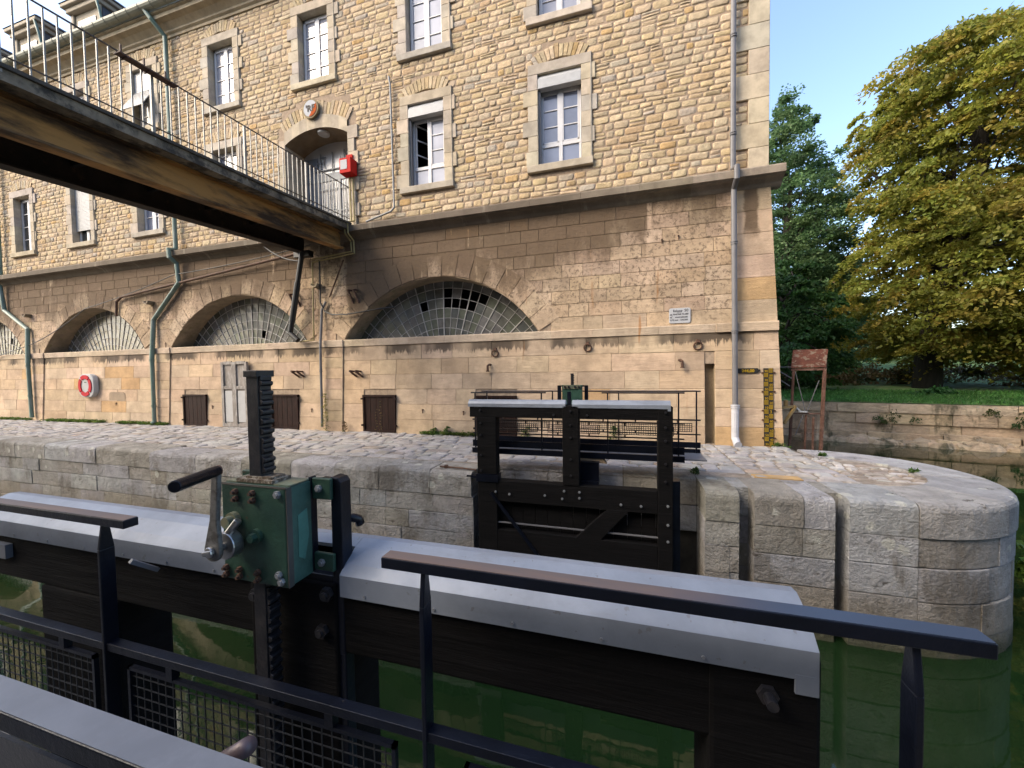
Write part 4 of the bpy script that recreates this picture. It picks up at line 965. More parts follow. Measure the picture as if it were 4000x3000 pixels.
# ================================================================== LOCK GATES
bolt_mb = MB(); bolt_mb.cyl((0, 0, 0), (0, -1, 0), .020, .014, 6); bolt_mb.cyl((0, -.012, 0), (0, -1, 0), .011, .01, 8)
bolt_dark = bolt_mb.mesh('bolt', [m_rack]); bolt_light = bolt_mb.mesh('bolt', [m_bolt])
def gate(label, yc, s, g):
    """yc: chamber face, s=+1 when the quay side lies towards +Y"""
    T = .165; Yt = lambda t: yc + s * t
    G = thing('lock_gate', label, 'lock gate', ((g['x0'] + g['x1']) / 2, yc, -3.5), 'pair of open lock gates')
    def B(mb, x0, x1, t0, t1, z0, z1): a, b = Yt(t0), Yt(t1); mb.box(x0, x1, min(a, b), max(a, b), z0, z1)
    x0, x1, zf, zc, zb = g['x0'], g['x1'], g['zf'], g['zc'], g['zb']
    mb = MB(); B(mb, x0 + .02, x1 - .01, 0, T, zb, zf - .02); part('top_beam', mb, m_tar, G, bevel=.008)
    prof = [(-.012, zc), (-.012, zf), (.012, zf + .038), (.045, zf + .058), (.075, zf + .062), (.11, zf + .05), (.155, zf + .022), (T + .014, zf), (T + .014, zc), (T + .008, zc), (T + .008, zf - .004), (.0, zf - .004), (-.006, zc)]
    for a, b in g['caps']:
        mb = MB(); mb.extr_x([(Yt(t), z) for t, z in prof], a, b)
        if b > x1 - .1: B(mb, b - .04, b, T + .008, T + .0145, zc - .03, zc + .01); B(mb, b - .04, b, -.0125, -.006, zc - .03, zc + .01)
        c_ = part('zinc_cap', mb, m_zinc, G)
        mb = MB(); xx = a + .08
        while xx < b: mb.cyl((xx, Yt(T + .014), zc + .012), (0, s, 0), .004, .003, 8); mb.cyl((xx, Yt(-.012), zc + .012), (0, -s, 0), .006, .004, 8); xx += .21
        part('cap_nail', mb, m_bolt, c_)
    if not g['far']:
        mb = MB(); mb.extr_x([(Yt(t), z) for t, z in ((-.012, zc), (-.012, zf), (.012, zf + .038), (.045, zf + .058), (.075, zf + .062), (.11, zf + .05), (.11, zf + .04), (.0, zf - .004))], g['caps'][0][1] + .001, g['caps'][1][0] - .001); part('zinc_cap', mb, m_zinc, G)
    mb = MB(); B(mb, g['h'][0], g['h'][1], -.004, T + .004, -1.66, zb); part('heel_post', mb, m_tar, G, bevel=.012)
    mb = MB(); B(mb, g['h'][0] - .02, g['h'][1] + .02, -.02, T, -1.78, -1.66); B(mb, g['h'][0] - .2, g['h'][0] + .05, .02, .1, -1.74, -1.70); part('collar_strap', mb, m_iron, G)
    mb = MB(); B(mb, g['h'][0], g['h'][1], -.003, T, -4.2, -1.78); part('quoin_post', mb, m_tar, G, bevel=.01)
    mb = MB(); B(mb, g['m'][0], g['m'][1], -.012, T + .01, -1.75, zc + .03); part('middle_post', mb, m_tar, G, bevel=.008)
    r0, r1 = g['r']
    mb = MB(); B(mb, r0, r1, -.006, T + (.012 if g['far'] else .006), -4.2, zf - .02); part('mitre_post', mb, m_tar, G, bevel=.01)
    mb = MB(); a, b = Yt(.02), Yt(T + .06); mb.extr_z([(r1, min(a, b)), (r1 + .1, min(a, b) + .03), (r1 + .1, max(a, b) - .04), (r1, max(a, b))], -4.2, -1.60 if g['far'] else -1.0); part('mitre_edge', mb, m_iron, G)
    mb = MB(); B(mb, g['h'][1], r0, 0, T, -2.085, -1.75); part('middle_beam', mb, m_tar, G, bevel=.01)
    mb = MB(); B(mb, g['h'][1], r0, 0, T, -3.05, -2.54); part('lower_beam', mb, m_tar, G, bevel=.01)
    mb = MB()
    k = g['h'][1]
    while k < r0: B(mb, k + .003, min(k + .2, r0) - .003, T - .06, T - .02, -4.2, -1.8); k += .2
    part('planking', mb, m_tar, G)
    mb = MB(); a, b = Yt(-.002), Yt(.10)
    mb.extr_y([(-.73, -2.60), (-.36, -2.60), (.10, -2.07), (-.21, -2.07)], min(a, b), max(a, b)); part('diagonal_brace', mb, m_tar, G, bevel=.006)
    mb = MB(); B(mb, g['h'][1], r0, .02, .05, -2.44, -2.425); part('rod', mb, m_pipeg, G)
    mb = MB(); mb.bar((g['h'][1] - .1, Yt(-.015), -1.95), (g['h'][1] + .75, Yt(-.015), -3.0), .05, .02, up=(0, 1, 0)); part('tie_rod', mb, m_iron, G)
    # bolts
    if g['far']:
        for bx in ((r0 + r1) / 2, (g['m'][0] + g['m'][1]) / 2, g['h'][0] + .07):
            for z in (-.62, -.83, -1.02, -1.35, -1.60): inst('bolt', bolt_dark, G, (bx, yc - .014, z))
        for bx, z in ((-1.95, -1.93), (-1.72, -1.95), (-1.15, -1.93), (-.88, -1.96), (-.62, -1.93), (-.02, -1.98), (.26, -1.98), (.62, -1.95), (.62, -2.22), (.62, -2.46), (-.85, -1.84), (-.62, -1.84)): inst('bolt', bolt_light, G, (bx, yc - .010, z))
        for bx in (-1.0, -.5): inst('bolt', bolt_dark, G, (bx, yc - .002, -.68))
    else:
        for bx, z in ((-.80, -.62), (-.82, -.73), (-1.04, -.87), (-1.06, -.66)): inst('bolt', bolt_dark, G, (bx, Yt(T + .01), z))
        mb = MB(); mb.cyl((.283, Yt(T + .004), -.668), (0, -1, 0), .020, .012, 6); mb.cyl((.283, Yt(T + .016), -.668), (0, -1, 0), .011, .025, 10); part('through_bolt', mb, m_rack, G)
        mb = MB(); mb.box(-2.60, -2.33, Yt(T) - .02, Yt(T), -.71, -.655); part('joint_plate', mb, m_railgrey, G)
        mb = MB(); mb.bar((-1.50, .80, -.585), (-1.48, .86, -.64), .02, .012); part('small_strap', mb, m_pipeg, G)
    # gear box, rack and crank at the quay side
    gx0, gx1, gz0, gz1, gt0, gt1 = g['gear']
    rx = (gx0 + gx1) / 2 - (0 if g['far'] else .0155); k = g['rk']
    mb = MB(); B(mb, rx - k, rx + k, gt0 + .02, gt0 + .02 + 2 * k, -1.7, g['rt'])
    B(mb, rx - k * 1.18, rx + k * 1.2, gt0 + .012, gt0 + .025 + 2 * k, g['rt'] - .012, g['rt'] + .006)
    z = g['rt'] - .03
    while z > -1.6:
        ya, yb_ = Yt(gt0 + .023), Yt(gt0 + .017 + 2 * k); ya, yb_ = min(ya, yb_), max(ya, yb_)
        mb.hexa([(rx + k, ya, z - .011), (rx + k + .013, ya, z - .004), (rx + k + .013, yb_, z - .004), (rx + k, yb_, z - .011), (rx + k, ya, z + .011), (rx + k + .013, ya, z + .004), (rx + k + .013, yb_, z + .004), (rx + k, yb_, z + .011)])
        if not (gz0 - .02 < z < gz1 + .02) and R_() < .5: mb.box(rx + k, rx + k + U(.003, .010), ya, yb_, z + .008, z + U(.014, .022))
        z -= .0265
    part('toothed_rack', mb, m_rack, G, bevel=.0025)
    mb = MB(); ya, yb_ = sorted((Yt(gt0), Yt(gt1)))
    mb.box(gx0, gx1, ya, yb_, gz0, gz1); gb = part('gear_box', mb, m_green, G, bevel=.004)
    if not g['far']:
        mb = MB(); mb.box(gx0 + .002, gx1 + .001, ya + .014, yb_ - .001, gz1, gz1 + .003); part('box_top', mb, m_greenT, gb)
        mb = MB(); mb.box(gx1, gx1 + .003, ya + .018, yb_ - .001, gz0 + .004, gz1 - .003); part('side_plate', mb, m_greenL, gb)
        mb = MB(); mb.extr_x([(ya + .035, gz1 - .085), (yb_ - .018, gz1 - .075), (yb_ - .014, gz1 - .15), (yb_ - .03, gz0 + .055), (ya + .034, gz0 + .07)], gx1 + .003, gx1 + .0045); part('inspection_cover', mb, simple('turquoise_cover', (.085, .25, .21), .45, var=.2, scale=20), gb, label='turquoise inspection cover')
        mb = MB(); mb.box(gx1 + .0005, gx1 + .0036, ya + .001, ya + .0175, gz0 + .001, gz1 - .001); mb.box(gx0 - .002, gx1 + .004, ya - .0015, ya + .001, gz1 - .003, gz1 + .002); part('box_seam', mb, m_edge, gb)
        mb = MB(); mb.box(rx - .055, rx + .07, ya + .012, yb_ - .01, gz1 + .003, gz1 + .012); mb.box(rx - .03, rx + .06, ya + .02, yb_ - .02, gz1 + .01, gz1 + .018); part('grease', mb, simple('old_grease', (.12, .08, .05), .5, var=.6, scale=50, col2=(.45, .40, .33), bump=.8, bscale=80), gb)
        # support flanges and the upright behind
        for fa, fb_, fc, fd in ((gx1 + .005, -.778, -.352, -.292), (gx1 + .005, -.775, -.555, -.505), (gx0 - .03, gx0 + .05, -.31, -.285)):
            mb = MB(); mb.box(fa, fb_, yb_, yb_ + .012, fc, fd); part('flange', mb, m_green, gb, bevel=.003)
        mb = MB(); mb.box(-.850, -.842, yb_ - .004, yb_ + .02, -.56, -.29); mb.extr_y([(-.79, -.80), (-.755, -.80), (-.755, -.305), (-.765, -.293), (-.79, -.290)], yb_ + .013, yb_ + .055); mb.box(-1.05, -.755, yb_ + .014, yb_ + .05, -1.4, -.575)
        mb.box(-.84, -.78, yb_ + .03, yb_ + .05, -.352, -.30); part('upright_bracket', mb, m_iron, gb, bevel=.003)
        mb = MB(); mb.tube([(-.78, yb_ + .05, -.425), (-.762, yb_ + .07, -.425), (-.752, yb_ + .08, -.432), (-.750, yb_ + .085, -.448)], .013, 8); part('hook', mb, m_iron, gb, smooth=True)
        hb = MB(); hb.cyl((0, 0, 0), (0, -1, 0), .0105, .008, 6); hb.cyl((0, -.008, 0), (0, -1, 0), .006, .003, 8); hme = hb.mesh('bolt', [m_bolt])
        for bx, bz in ((gx1 - .022, gz1 - .018), (gx1 - .026, gz0 + .035), (gx1 - .018, gz0 + .018)): inst('bolt', hme, gb, (bx, ya, bz))
        for bx, bz in ((-.815, -.320), (-.812, -.530)): inst('bolt', hme, gb, (bx, yb_, bz))
        nb_ = MB(); nb_.cyl((0, 0, 0), (0, -1, 0), .0085, .009, 6); nb_.cyl((0, -.009, 0), (0, -1, 0), .0045, .006, 8); nme = nb_.mesh('bolt', [m_rustb])
        for bx in (gx0 + .055, gx0 + .115):
            for bz in (gz1 - .020, gz1 - .040): inst('bolt', nme, gb, (bx, ya, bz))
        for bx in (gx0 + .012, gx0 + .06, gx0 + .125):
            for bz in (gz0 + .033, gz0 + .014): inst('bolt', nme, gb, (bx, ya, bz))
        mb = MB(); mb.cyl((gx0 + .048, ya, gz1 - .098), (0, -1, 0), .022, .014, 16); mb.cyl((gx0 + .048, ya - .014, gz1 - .098), (0, -1, 0), .015, .016, 16); part('shaft_boss', mb, m_greenT, gb)
        mb = MB(); mb.cyl((gx0 + .125, ya, gz1 - .135), (0, -1, 0), .019, .010, 16); mb.cyl((gx0 + .125, ya - .01, gz1 - .135), (0, -1, 0), .012, .014, 6); part('bearing_plug', mb, m_green, gb)
        # crank
        hx, hz = -1.006, -.449; ck = MB(); yh = .725
        ck.cyl((hx, .775, hz), (0, -1, 0), .010, .075, 12)
        P = [(hx + .027 * cos(a), hz + .027 * sin(a)) for a in [pi * 1.0 - .15 + (pi + .3) * k / 14 for k in range(15)]] + [(hx + .013, hz + .08), (hx + .0115, hz + .20), (hx + .009, hz + .212), (hx, hz + .218), (hx - .009, hz + .212), (hx - .0115, hz + .20), (hx - .012, hz + .08)]
        ck.extr_y([(x + (z - hz) * .10 if z > hz else x, z) for x, z in P], .700, .712)
        cr = part('crank', ck, simple('galvanised_crank', (.23, .225, .215), .5, .5, var=.3, scale=25, col2=(.12, .11, .10)), G, bevel=.003)
        mb = MB(); mb.cyl((hx, .760, hz), (0, -1, 0), .036, .03, 24); mb.cyl((hx, .7005, hz), (0, -1, 0), .014, .010, 12); mb.bar((hx - .016, .690, hz - .004), (hx + .016, .690, hz + .004), .008, .012); mb.tube([(hx + .005, .74, hz + .03), (hx + .03, .75, hz + .065)], .010, 10); part('ratchet_hub', mb, m_chrome, cr, bevel=.003)
        mb = MB(); tp = (hx + .022, .706, hz + .208); mb.tube([tp, (hx + .062, .615, hz + .210), (hx + .082, .572, hz + .211)], .0135, 16); part('hand_grip', mb, m_iron, cr, smooth=False, bevel=.003)
        mb = MB(); mb.cyl((hx + .022, .712, hz + .208), (0, -1, 0), .013, .016, 14); part('grip_nut', mb, m_rustb, cr)
    else:
        mb = MB(); B(mb, gx0 - .09, gx0 - .03, gt1, gt1 + .03, gz0 - .1, gz1 - .01); B(mb, gx1 + .03, gx1 + .09, gt1, gt1 + .03, gz0 - .1, gz1 - .01); B(mb, gx0 - .08, gx1 + .08, gt1, gt1 + .03, gz1 - .03, gz1 - .008); B(mb, gx0 - .03, gx1 + .03, gt0 - .03, gt0, gz0 - .05, gz0 + .02); B(mb, rx - .06, rx + .0, gt0 - .13, gt0 - .10, zc - .1, gz1 - .1); part('gear_frame', mb, m_iron, gb)
        mb = MB(); B(mb, gx0 + .02, gx1 - .02, gt0 - .012, gt0, gz1 - .06, gz1); part('top_plate', mb, m_greenT, gb)
        for bx in (gx0 + .05, gx1 - .05, gx0 + .11, gx1 - .11): inst('bolt', bolt_dark, gb, (bx, Yt(gt0) - .012, gz1 - .03))
        mb = MB(); mb.cyl((gx1 - .07, Yt(gt0), gz0 + .10), (0, -1, 0), .025, .03, 12); part('shaft_boss', mb, m_bolt, gb)
        mb = MB(); B(mb, -.62, -.34, .16, .30, -1.75, -1.42); B(mb, -.68, -.34, .10, .2, -1.76, -1.70); part('paddle_guide', mb, m_iron, G)
    # walkway and railings on the quay side
    wz = g['wz']; ox0, ox1 = g['o']
    mb = MB(); B(mb, ox0, ox1, g['t1'] - .02, g['t2'] + .03, wz - .02, wz); part('walkway_floor', mb, m_railgrey, G)
    mb = MB(); B(mb, ox0, g['f'][1][1] if g['far'] else ox1, g['t1'] - .04, g['t1'] - .015, wz - .05, wz + .04); B(mb, ox0, ox1, g['t2'], g['t2'] + .03, wz - .04, wz + .06)
    part('walkway_channel', mb, m_iron, G)
    mb = MB(); B(mb, ox0, g['f'][1][1], g['t1'] - .012, g['t1'] + .0, wz + .06, wz + .17); B(mb, ox0, ox1, g['t2'] - .01, g['t2'], wz + .08, wz + .17); part('toe_board', mb, m_iron, G)
    hw, hh = g['hw'], g['hh']
    for a, b in g['f']:
        mb = MB(); B(mb, a, b, g['t1'] - hw / 2, g['t1'] + hw / 2, g['zr'] - hh, g['zr']); hr_ = part('handrail', mb, m_iron, G, bevel=.002)
        mb = MB(); B(mb, a + .002, b - .002, g['t1'] - hw / 2 + .002, g['t1'] + hw / 2 - .002, g['zr'] - .001, g['zr'] + .0015); part('rail_top', mb, m_worn_sheen, hr_)
    a, b = g['o']; mb = MB(); B(mb, a, b, g['t2'] - hw / 2, g['t2'] + hw / 2, g['zr'] - hh, g['zr']); hr_ = part('handrail', mb, m_iron, G, bevel=.002)
    mb = MB(); B(mb, a + .002, b - .002, g['t2'] - hw / 2 + .0015, g['t2'] + hw / 2 - .0015, g['zr'] - .001, g['zr'] + .0015); part('rail_top', mb, m_railgrey, hr_)
    for t, a, b in ((g['t1'], ox0, g['f'][1][1]), (g['t2'], ox0, ox1)):
        mb = MB(); B(mb, a, b, t - hw * .38, t + hw * .38, g['zm'] - .022, g['zm']); o_ = part('middle_rail', mb, m_iron, G, bevel=.0015)
        mb = MB(); B(mb, a, b, t - hw * .38, t + hw * .38, g['zl'] - .018, g['zl']); part('lower_rail', mb, m_iron, G, bevel=.0015)
    pw = g['pw']
    for t, xs in ((g['t1'], g['p1']), (g['t2'], g['p2'])):
        for px in xs:
            mb = MB(); ya, yb_ = sorted((Yt(t - .018), Yt(t + .018))); top = g['zr'] - hh
            mb.box(px - pw, px + pw, ya, yb_, wz, top - .075)
            mb.hexa([(px - pw, ya, top - .075), (px + pw, ya, top - .075), (px + pw, yb_, top - .075), (px - pw, yb_, top - .075), (px - pw, ya + .010, top), (px + pw, ya + .010, top), (px + pw, yb_ - .010, top), (px - pw, yb_ - .010, top)])
            part('railing_post', mb, m_iron, G, bevel=.002)
    wr, ws = g['wire']
    for t, pans in ((g['t1'], g['q1']), (g['t2'], g['q2'])):
        for a, b in pans:
            z1, z0 = g['zm'] - .06, g['zl'] + .03
            mb = MB(); fr_ = .010
            B(mb, a, b, t - .006, t + .006, z1 - fr_, z1); B(mb, a, b, t - .006, t + .006, z0, z0 + fr_); B(mb, a, a + fr_, t - .006, t + .006, z0, z1); B(mb, b - fr_, b, t - .006, t + .006, z0, z1)
            for q in (.2, .8): xx = a + (b - a) * q; B(mb, xx - .012, xx + .012, t - .01, t + .01, z1, g['zm'] - .02); B(mb, xx - .012, xx + .012, t - .01, t + .01, g['zl'], z0)
            pf = part('mesh_panel', mb, m_iron, G)
            mb = MB(); xx = a + ws
            while xx < b - .005: B(mb, xx - wr, xx + wr, t - wr, t + wr, z0, z1); xx += ws
            zz = z0 + ws
            while zz < z1 - .005: B(mb, a, b, t - wr * .9, t + wr * .9, zz - wr, zz + wr); zz += ws
            part('wire_mesh', mb, m_grate, pf)
    return G
gate('far lock gate leaf of black timber, folded open against the opposite quay', 5.72, 1, dict(far=True, x0=-2.40, x1=.69, zf=-.515, zc=-.568, zb=-.735, caps=((-2.40, -.82), (-.72, .66)),
     h=(-2.26, -1.93), m=(-.87, -.62), r=(.49, .69), gear=(-.93, -.61, -.60, -.24, .42, .50), rk=.022, rt=-.06, wz=-1.33,
     f=((-2.47, -1.175), (-.30, .88)), o=(-2.45, 1.18), t1=.30, t2=.76, zr=-.348, hw=.04, hh=.020, zm=-.80, zl=-1.03, pw=.010,
     p1=(-2.40, -1.25, -.21, .80), p2=(-2.35, -1.15, -.05, 1.12), q1=((-2.3, -1.32), (-1.15, -.33), (-.13, .74)), q2=((-2.28, -1.2), (-1.10, -.1), (.0, 1.06)), wire=(.0036, .034)))
gate('near lock gate leaf of black timber in the foreground with green gear box and crank', 1.04, -1, dict(far=False, x0=-2.57, x1=.38, zf=-.561, zc=-.622, zb=-.795, caps=((-2.57, -1.10), (-.757, .370)),
     h=(-2.16, -1.72), m=(-1.09, -.775), r=(.175, .38), gear=(-1.068, -.846, -.565, -.297, .18, .264), rk=.0205, rt=.006, wz=-1.42,
     f=((-2.6, -1.362), (-.516, .527)), o=(-2.6, .30), t1=.308, t2=.764, zr=-.41, hw=.036, hh=.024, zm=-.790, zl=-1.12, pw=.0055,
     p1=(-2.35, -1.478, -.418, .438), p2=(-2.3, -1.2, -.2), q1=((-2.28, -1.55), (-1.40, -.50), (-.33, .38)), q2=((-2.2, -1.3),), wire=(.0013, .030)))

# loose things on the quay and gate
mb = MB(); mb.tube([(-3.05, 5.95, ZQ + .02), (-2.6, 5.88, ZQ + .03), (-2.33, 5.84, ZQ + .025)], .014, 6); mb.box(-2.95, -2.9, 5.91, 5.97, ZQ, ZQ + .05); solo('rusty_iron_rod', mb, m_rustb, 'thin rusty iron rod lying on the coping left of the far gate', 'rod')
mb = MB(); mb.hexa([(-.66, 5.98, -1.44), (-.22, 6.0, -1.46), (-.24, 6.12, -1.45), (-.64, 6.10, -1.43), (-.66, 5.98, -1.36), (-.30, 6.0, -1.37), (-.28, 6.12, -1.36), (-.64, 6.10, -1.35)]); solo('broken_board', mb, m_wood, 'broken piece of weathered board resting on the far gate behind its middle post', 'board', bevel=.01)
mb = MB(); mb.tube([(-.60, .42, -.60), (-.52, .40, -.535)], .0125, 12); mb.tube([(-.605, .42, -.60), (-.60, .42, -1.42)], .011, 10); solo('steel_lever', mb, simple('purple_brown_steel', (.13, .09, .10), .45, .2, var=.2), 'bent purplish steel lever rising beside the near walkway at the bottom edge', 'lever', smooth=True)

# rusty fish screen at the corner of the building
fs = thing('rusty_screen_gate', 'tall rusty steel screen frame with a red brown top panel beside the building corner', 'screen', (3.85, 9.75, -3.5))
mb = MB()
a = .0
mb.bar((3.62, 9.7, .0), (3.49, 9.7, -3.6), .04, .04); mb.bar((4.20, 9.7, .32), (4.08, 9.7, -3.6), .055, .045); mb.bar((3.55, 9.7, -1.02), (4.12, 9.7, -1.02), .03, .025); mb.bar((3.58, 9.70, -.06), (4.18, 9.70, -.06), .05, .05)
mb.bar((3.86, 9.71, -1.05), (3.82, 9.71, -3.5), .03, .03); mb.bar((4.0, 9.71, -1.1), (3.97, 9.71, -3.5), .03, .03)
part('steel_frame', mb, m_rustpanel, fs)
mb = MB(); mb.hexa([(3.56, 9.66, -.02), (4.19, 9.66, -.02), (4.19, 9.68, -.02), (3.56, 9.68, -.02), (3.59, 9.66, .37), (4.23, 9.66, .37), (4.23, 9.68, .37), (3.59, 9.68, .37)])
tp_ = part('top_panel', mb, simple('flaking_red_panel', (.20, .065, .038), .75, var=.4, scale=5, col2=(.34, .25, .18), thr=(.52, .58), bump=.3, mul=(1, 1, 1.6)), fs)
mb = MB(); mb.bar((3.64, 9.68, -.10), (3.84, 9.68, -.98), .012, .012); mb.bar((4.08, 9.68, -.30), (3.86, 9.68, -1.0), .012, .012); mb.bar((3.20, 9.7, .0), (3.60, 9.7, .0), .02, .02); mb.bar((3.25, 9.7, -.02), (3.58, 9.7, -.25), .02, .02); mb.bar((3.25, 9.7, -.2), (3.55, 9.7, -.42), .02, .02)
mb.bar((3.80, 9.69, -1.05), (3.66, 9.69, -1.5), .012, .012); part('brace_rods', mb, m_pipeg, fs)
mb = MB(); z = -1.06
while z > -2.1: mb.bar((3.55 + (z + 1) * .03, 9.72, z), (4.08 + (z + 1) * .03, 9.72, z), .004, .004); z -= .022
x = 3.56
while x < 4.08: mb.bar((x, 9.722, -1.03), (x - .03, 9.722, -2.1), .004, .004); x += .022
part('wire_mesh', mb, m_rustb, fs)
m_dust = simple('dusty_dark_film', (.06, .05, .035), .8)
mb = MB(); mb.bar((3.30, 9.45, -.88), (3.62, 9.62, -.86), .05, .05); mb.bar((3.62, 9.6, -.86), (3.36, 9.45, -1.22), .05, .045); mb.bar((3.42, 9.55, -.72), (3.42, 9.55, -.9), .06, .06); part('yellow_hinge_arm', mb, m_yelbr, fs)
mb = MB(); mb.bar((3.62, 9.62, -.86), (3.72, 9.64, -.96), .03, .03); mb.bar((3.70, 9.64, -.97), (3.86, 9.66, -.98), .03, .03); part('white_latch', mb, m_plastic, fs)
mb = MB(); mb.bar((3.26, 9.8, -.02), (3.28, 9.8, .28), .05, .05); mb.bar((3.20, 9.8, .26), (3.34, 9.8, .26), .06, .07); part('side_bracket', mb, m_rustpanel, fs)

# ================================================================== FAR BANK
def bank(u): return (8.0 + u, 22.75 - .25 * u)
bw = MB(); bw.tag = True; u = -12.
nrm = (.243, .97)
BK = [((.72, .53, .33), 5), ((.67, .49, .31), 3), ((.76, .57, .37), 2)]
for zr, (z0, z1) in enumerate(((-3.7, -3.15), (-3.15, -2.7), (-2.7, -2.2), (-2.2, -1.78))):
    u = -12.
    while u < 60:
        l = U(.8, 2.2); j = U(-.12, .12) if zr == 0 else U(-.03, .03)
        (xa, ya), (xb, yb_) = bank(u + .01), bank(u + l - .01); dp = -.25 if zr == 0 else 0
        dz = U(-.1, .12) if zr == 0 else 0
        P = [(xa + nrm[0] * (j + dp), ya + nrm[1] * (j + dp), z0), (xb + nrm[0] * (j + dp), yb_ + nrm[1] * (j + dp), z0), (xb + 1, yb_ + 1, z0), (xa + 1, ya + 1, z0),
             (xa + nrm[0] * (j + dp + .04), ya + nrm[1] * (j + dp + .04), z1 - .01 + dz), (xb + nrm[0] * (j + dp + .04), yb_ + nrm[1] * (j + dp + .04), z1 - .01 + dz * .6), (xb + 1, yb_ + 1, z1 - .01 + dz), (xa + 1, ya + 1, z1 - .01 + dz)]
        bw.hexa(P, pick(BK)); u += l
m_bank = bpy.data.materials.new('river_bank_stone'); s = N(m_bank); X, Y, Z = s.sep()
c = s.mix(1., s.attr(), s.ramp(s.noise(1.4, 8, .75, mul=(1, 1, 1.4)), .3, .7, .65, 1.25), 'MULTIPLY')
c = s.mix(s.ramp(s.noise(.9, 6, .7, mul=(1, 1, .4)), .52, .64, 0, .75), c, (.045, .055, .02)); c = s.mix(s.ramp(s.noise(2.5, 5, .7, mul=(1, 1, 2.)), .64, .69, 0, .7), c, (.55, .50, .42))
s.set(c, .9); s.bump(s.noise(4, 7, .75, mul=(1, 1, 2)), 1., .12)
solo('river_bank_wall', bw, m_bank, 'low weathered stone retaining wall along the far river bank', 'wall')
rk = MB(); rk.tag = True
for k in range(230):
    u = U(.5, 24); x, y = bank(u); q_ = U(.45, 1.3); x -= nrm[0] * q_; y -= nrm[1] * q_; r = U(.2, .65); n = 7
    pts = [(x + r * U(.8, 1.3) * cos(2 * pi * j / n), y + r * .7 * sin(2 * pi * j / n), -3.62) for j in range(n)]; top = [(x + r * .6 * cos(2 * pi * j / n) + U(-.05, .05), y + r * .4 * sin(2 * pi * j / n), -3.46 + U(.10, .42) * r) for j in range(n)]
    rk.add(pts + top, [(j, (j + 1) % n, n + (j + 1) % n, n + j) for j in range(n)] + [tuple(range(n, 2 * n))], pick(BK))
solo('rubble_stones', rk, m_bank, 'fallen stones along the waterline of the far bank', 'stones', kind='stuff')
tr = MB()
nx_, ny_ = 60, 24
H = lambda x, d: -1.76 + .075 * min(d, 6) + .06 * sin(x * .5) * min(1, d / 4) + (0 if d < 12 else (d - 12) * .07)
gx = [-160 + 480 * i / nx_ for i in range(nx_ + 1)]; dd = [0, .4, 1, 2, 3.5, 5, 8, 12, 20, 40, 80, 160, 300, 600]
idx = []
P = [(x, 22.75 - .25 * (x - 8) + .25 + d_, H(x, d_)) for d_ in dd for x in gx]
tr.add(P, [(j * (nx_ + 1) + i, j * (nx_ + 1) + i + 1, (j + 1) * (nx_ + 1) + i + 1, (j + 1) * (nx_ + 1) + i) for j in range(len(dd) - 1) for i in range(nx_)])
solo('far_bank_ground', tr, m_grass, kind='structure', smooth=True, fixn=False)

# ------------------------------------------------------------------ trees
rng = np.random.default_rng(5)
def leaves_mesh(name, C, Rr, per, lsize, cols, droop=.5, flat=.35, aspect=.6, up=.6, tilt=0., ctr=None):
    """C: clump centres (n,3), Rr: clump radii; every leaf is a folded kite of four points"""
    n = len(C); N2 = n * per
    a = rng.uniform(0, 2 * np.pi, (n, per)); q = np.sqrt(rng.uniform(0, 1, (n, per)))
    ex = q * np.cos(a); ey = q * np.sin(a); ez = rng.normal(0, flat * .45, (n, per)) - droop * q ** 2
    if ctr is not None:
        o_ = C[:, :2] - np.array(ctr)[None, :2]; o_ /= np.linalg.norm(o_, axis=1)[:, None] + 1e-6
        ez = ez - tilt * (ex * o_[:, :1] + ey * o_[:, 1:2]) * rng.uniform(.3, 1.6, (n, 1))
    c = C[:, None, :] + np.stack([ex, ey, ez], -1) * Rr[:, None, None]
    c = c.reshape(-1, 3)
    L = lsize * rng.uniform(.6, 1.3, N2)
    d = np.stack([ex.ravel(), ey.ravel(), -droop * 1.3 * np.ones(N2)], -1) + rng.normal(0, .45, (N2, 3)); d /= np.linalg.norm(d, axis=1)[:, None]
    nn = np.stack([np.zeros(N2), np.zeros(N2), np.ones(N2) * up], -1) + rng.normal(0, .45, (N2, 3))
    w_ = np.cross(d, nn); w_ /= np.linalg.norm(w_, axis=1)[:, None]
    hL = (L / 2)[:, None]; hW = (L * aspect / 2)[:, None]
    v = np.stack([c - d * hL, c + w_ * hW, c + d * hL, c - w_ * hW], 1).reshape(-1, 3).astype('f')
    me = bpy.data.meshes.new(name); me.vertices.add(len(v)); me.vertices.foreach_set('co', v.ravel())
    me.loops.add(N2 * 4); me.loops.foreach_set('vertex_index', np.arange(N2 * 4, dtype='i')); me.polygons.add(N2)
    me.polygons.foreach_set('loop_start', np.arange(0, N2 * 4, 4, dtype='i')); me.polygons.foreach_set('loop_total', np.full(N2, 4, 'i'))
    cols = np.array(cols, 'f'); cc = cols[rng.integers(0, len(cols), n)]; bl = rng.uniform(.75, 1.25, (n, 1))
    ll = cols[rng.integers(0, len(cols), N2)]
    t = np.repeat(cc * bl, per, 0) * .65 + ll * .35; t = t * rng.uniform(.75, 1.25, (N2, 1))
    at = me.attributes.new('tint', 'FLOAT_COLOR', 'FACE'); arr = np.ones((N2, 4), 'f'); arr[:, :3] = t; at.data.foreach_set('color', arr.ravel())
    me.materials.append(m_leaf); me.update(); return me
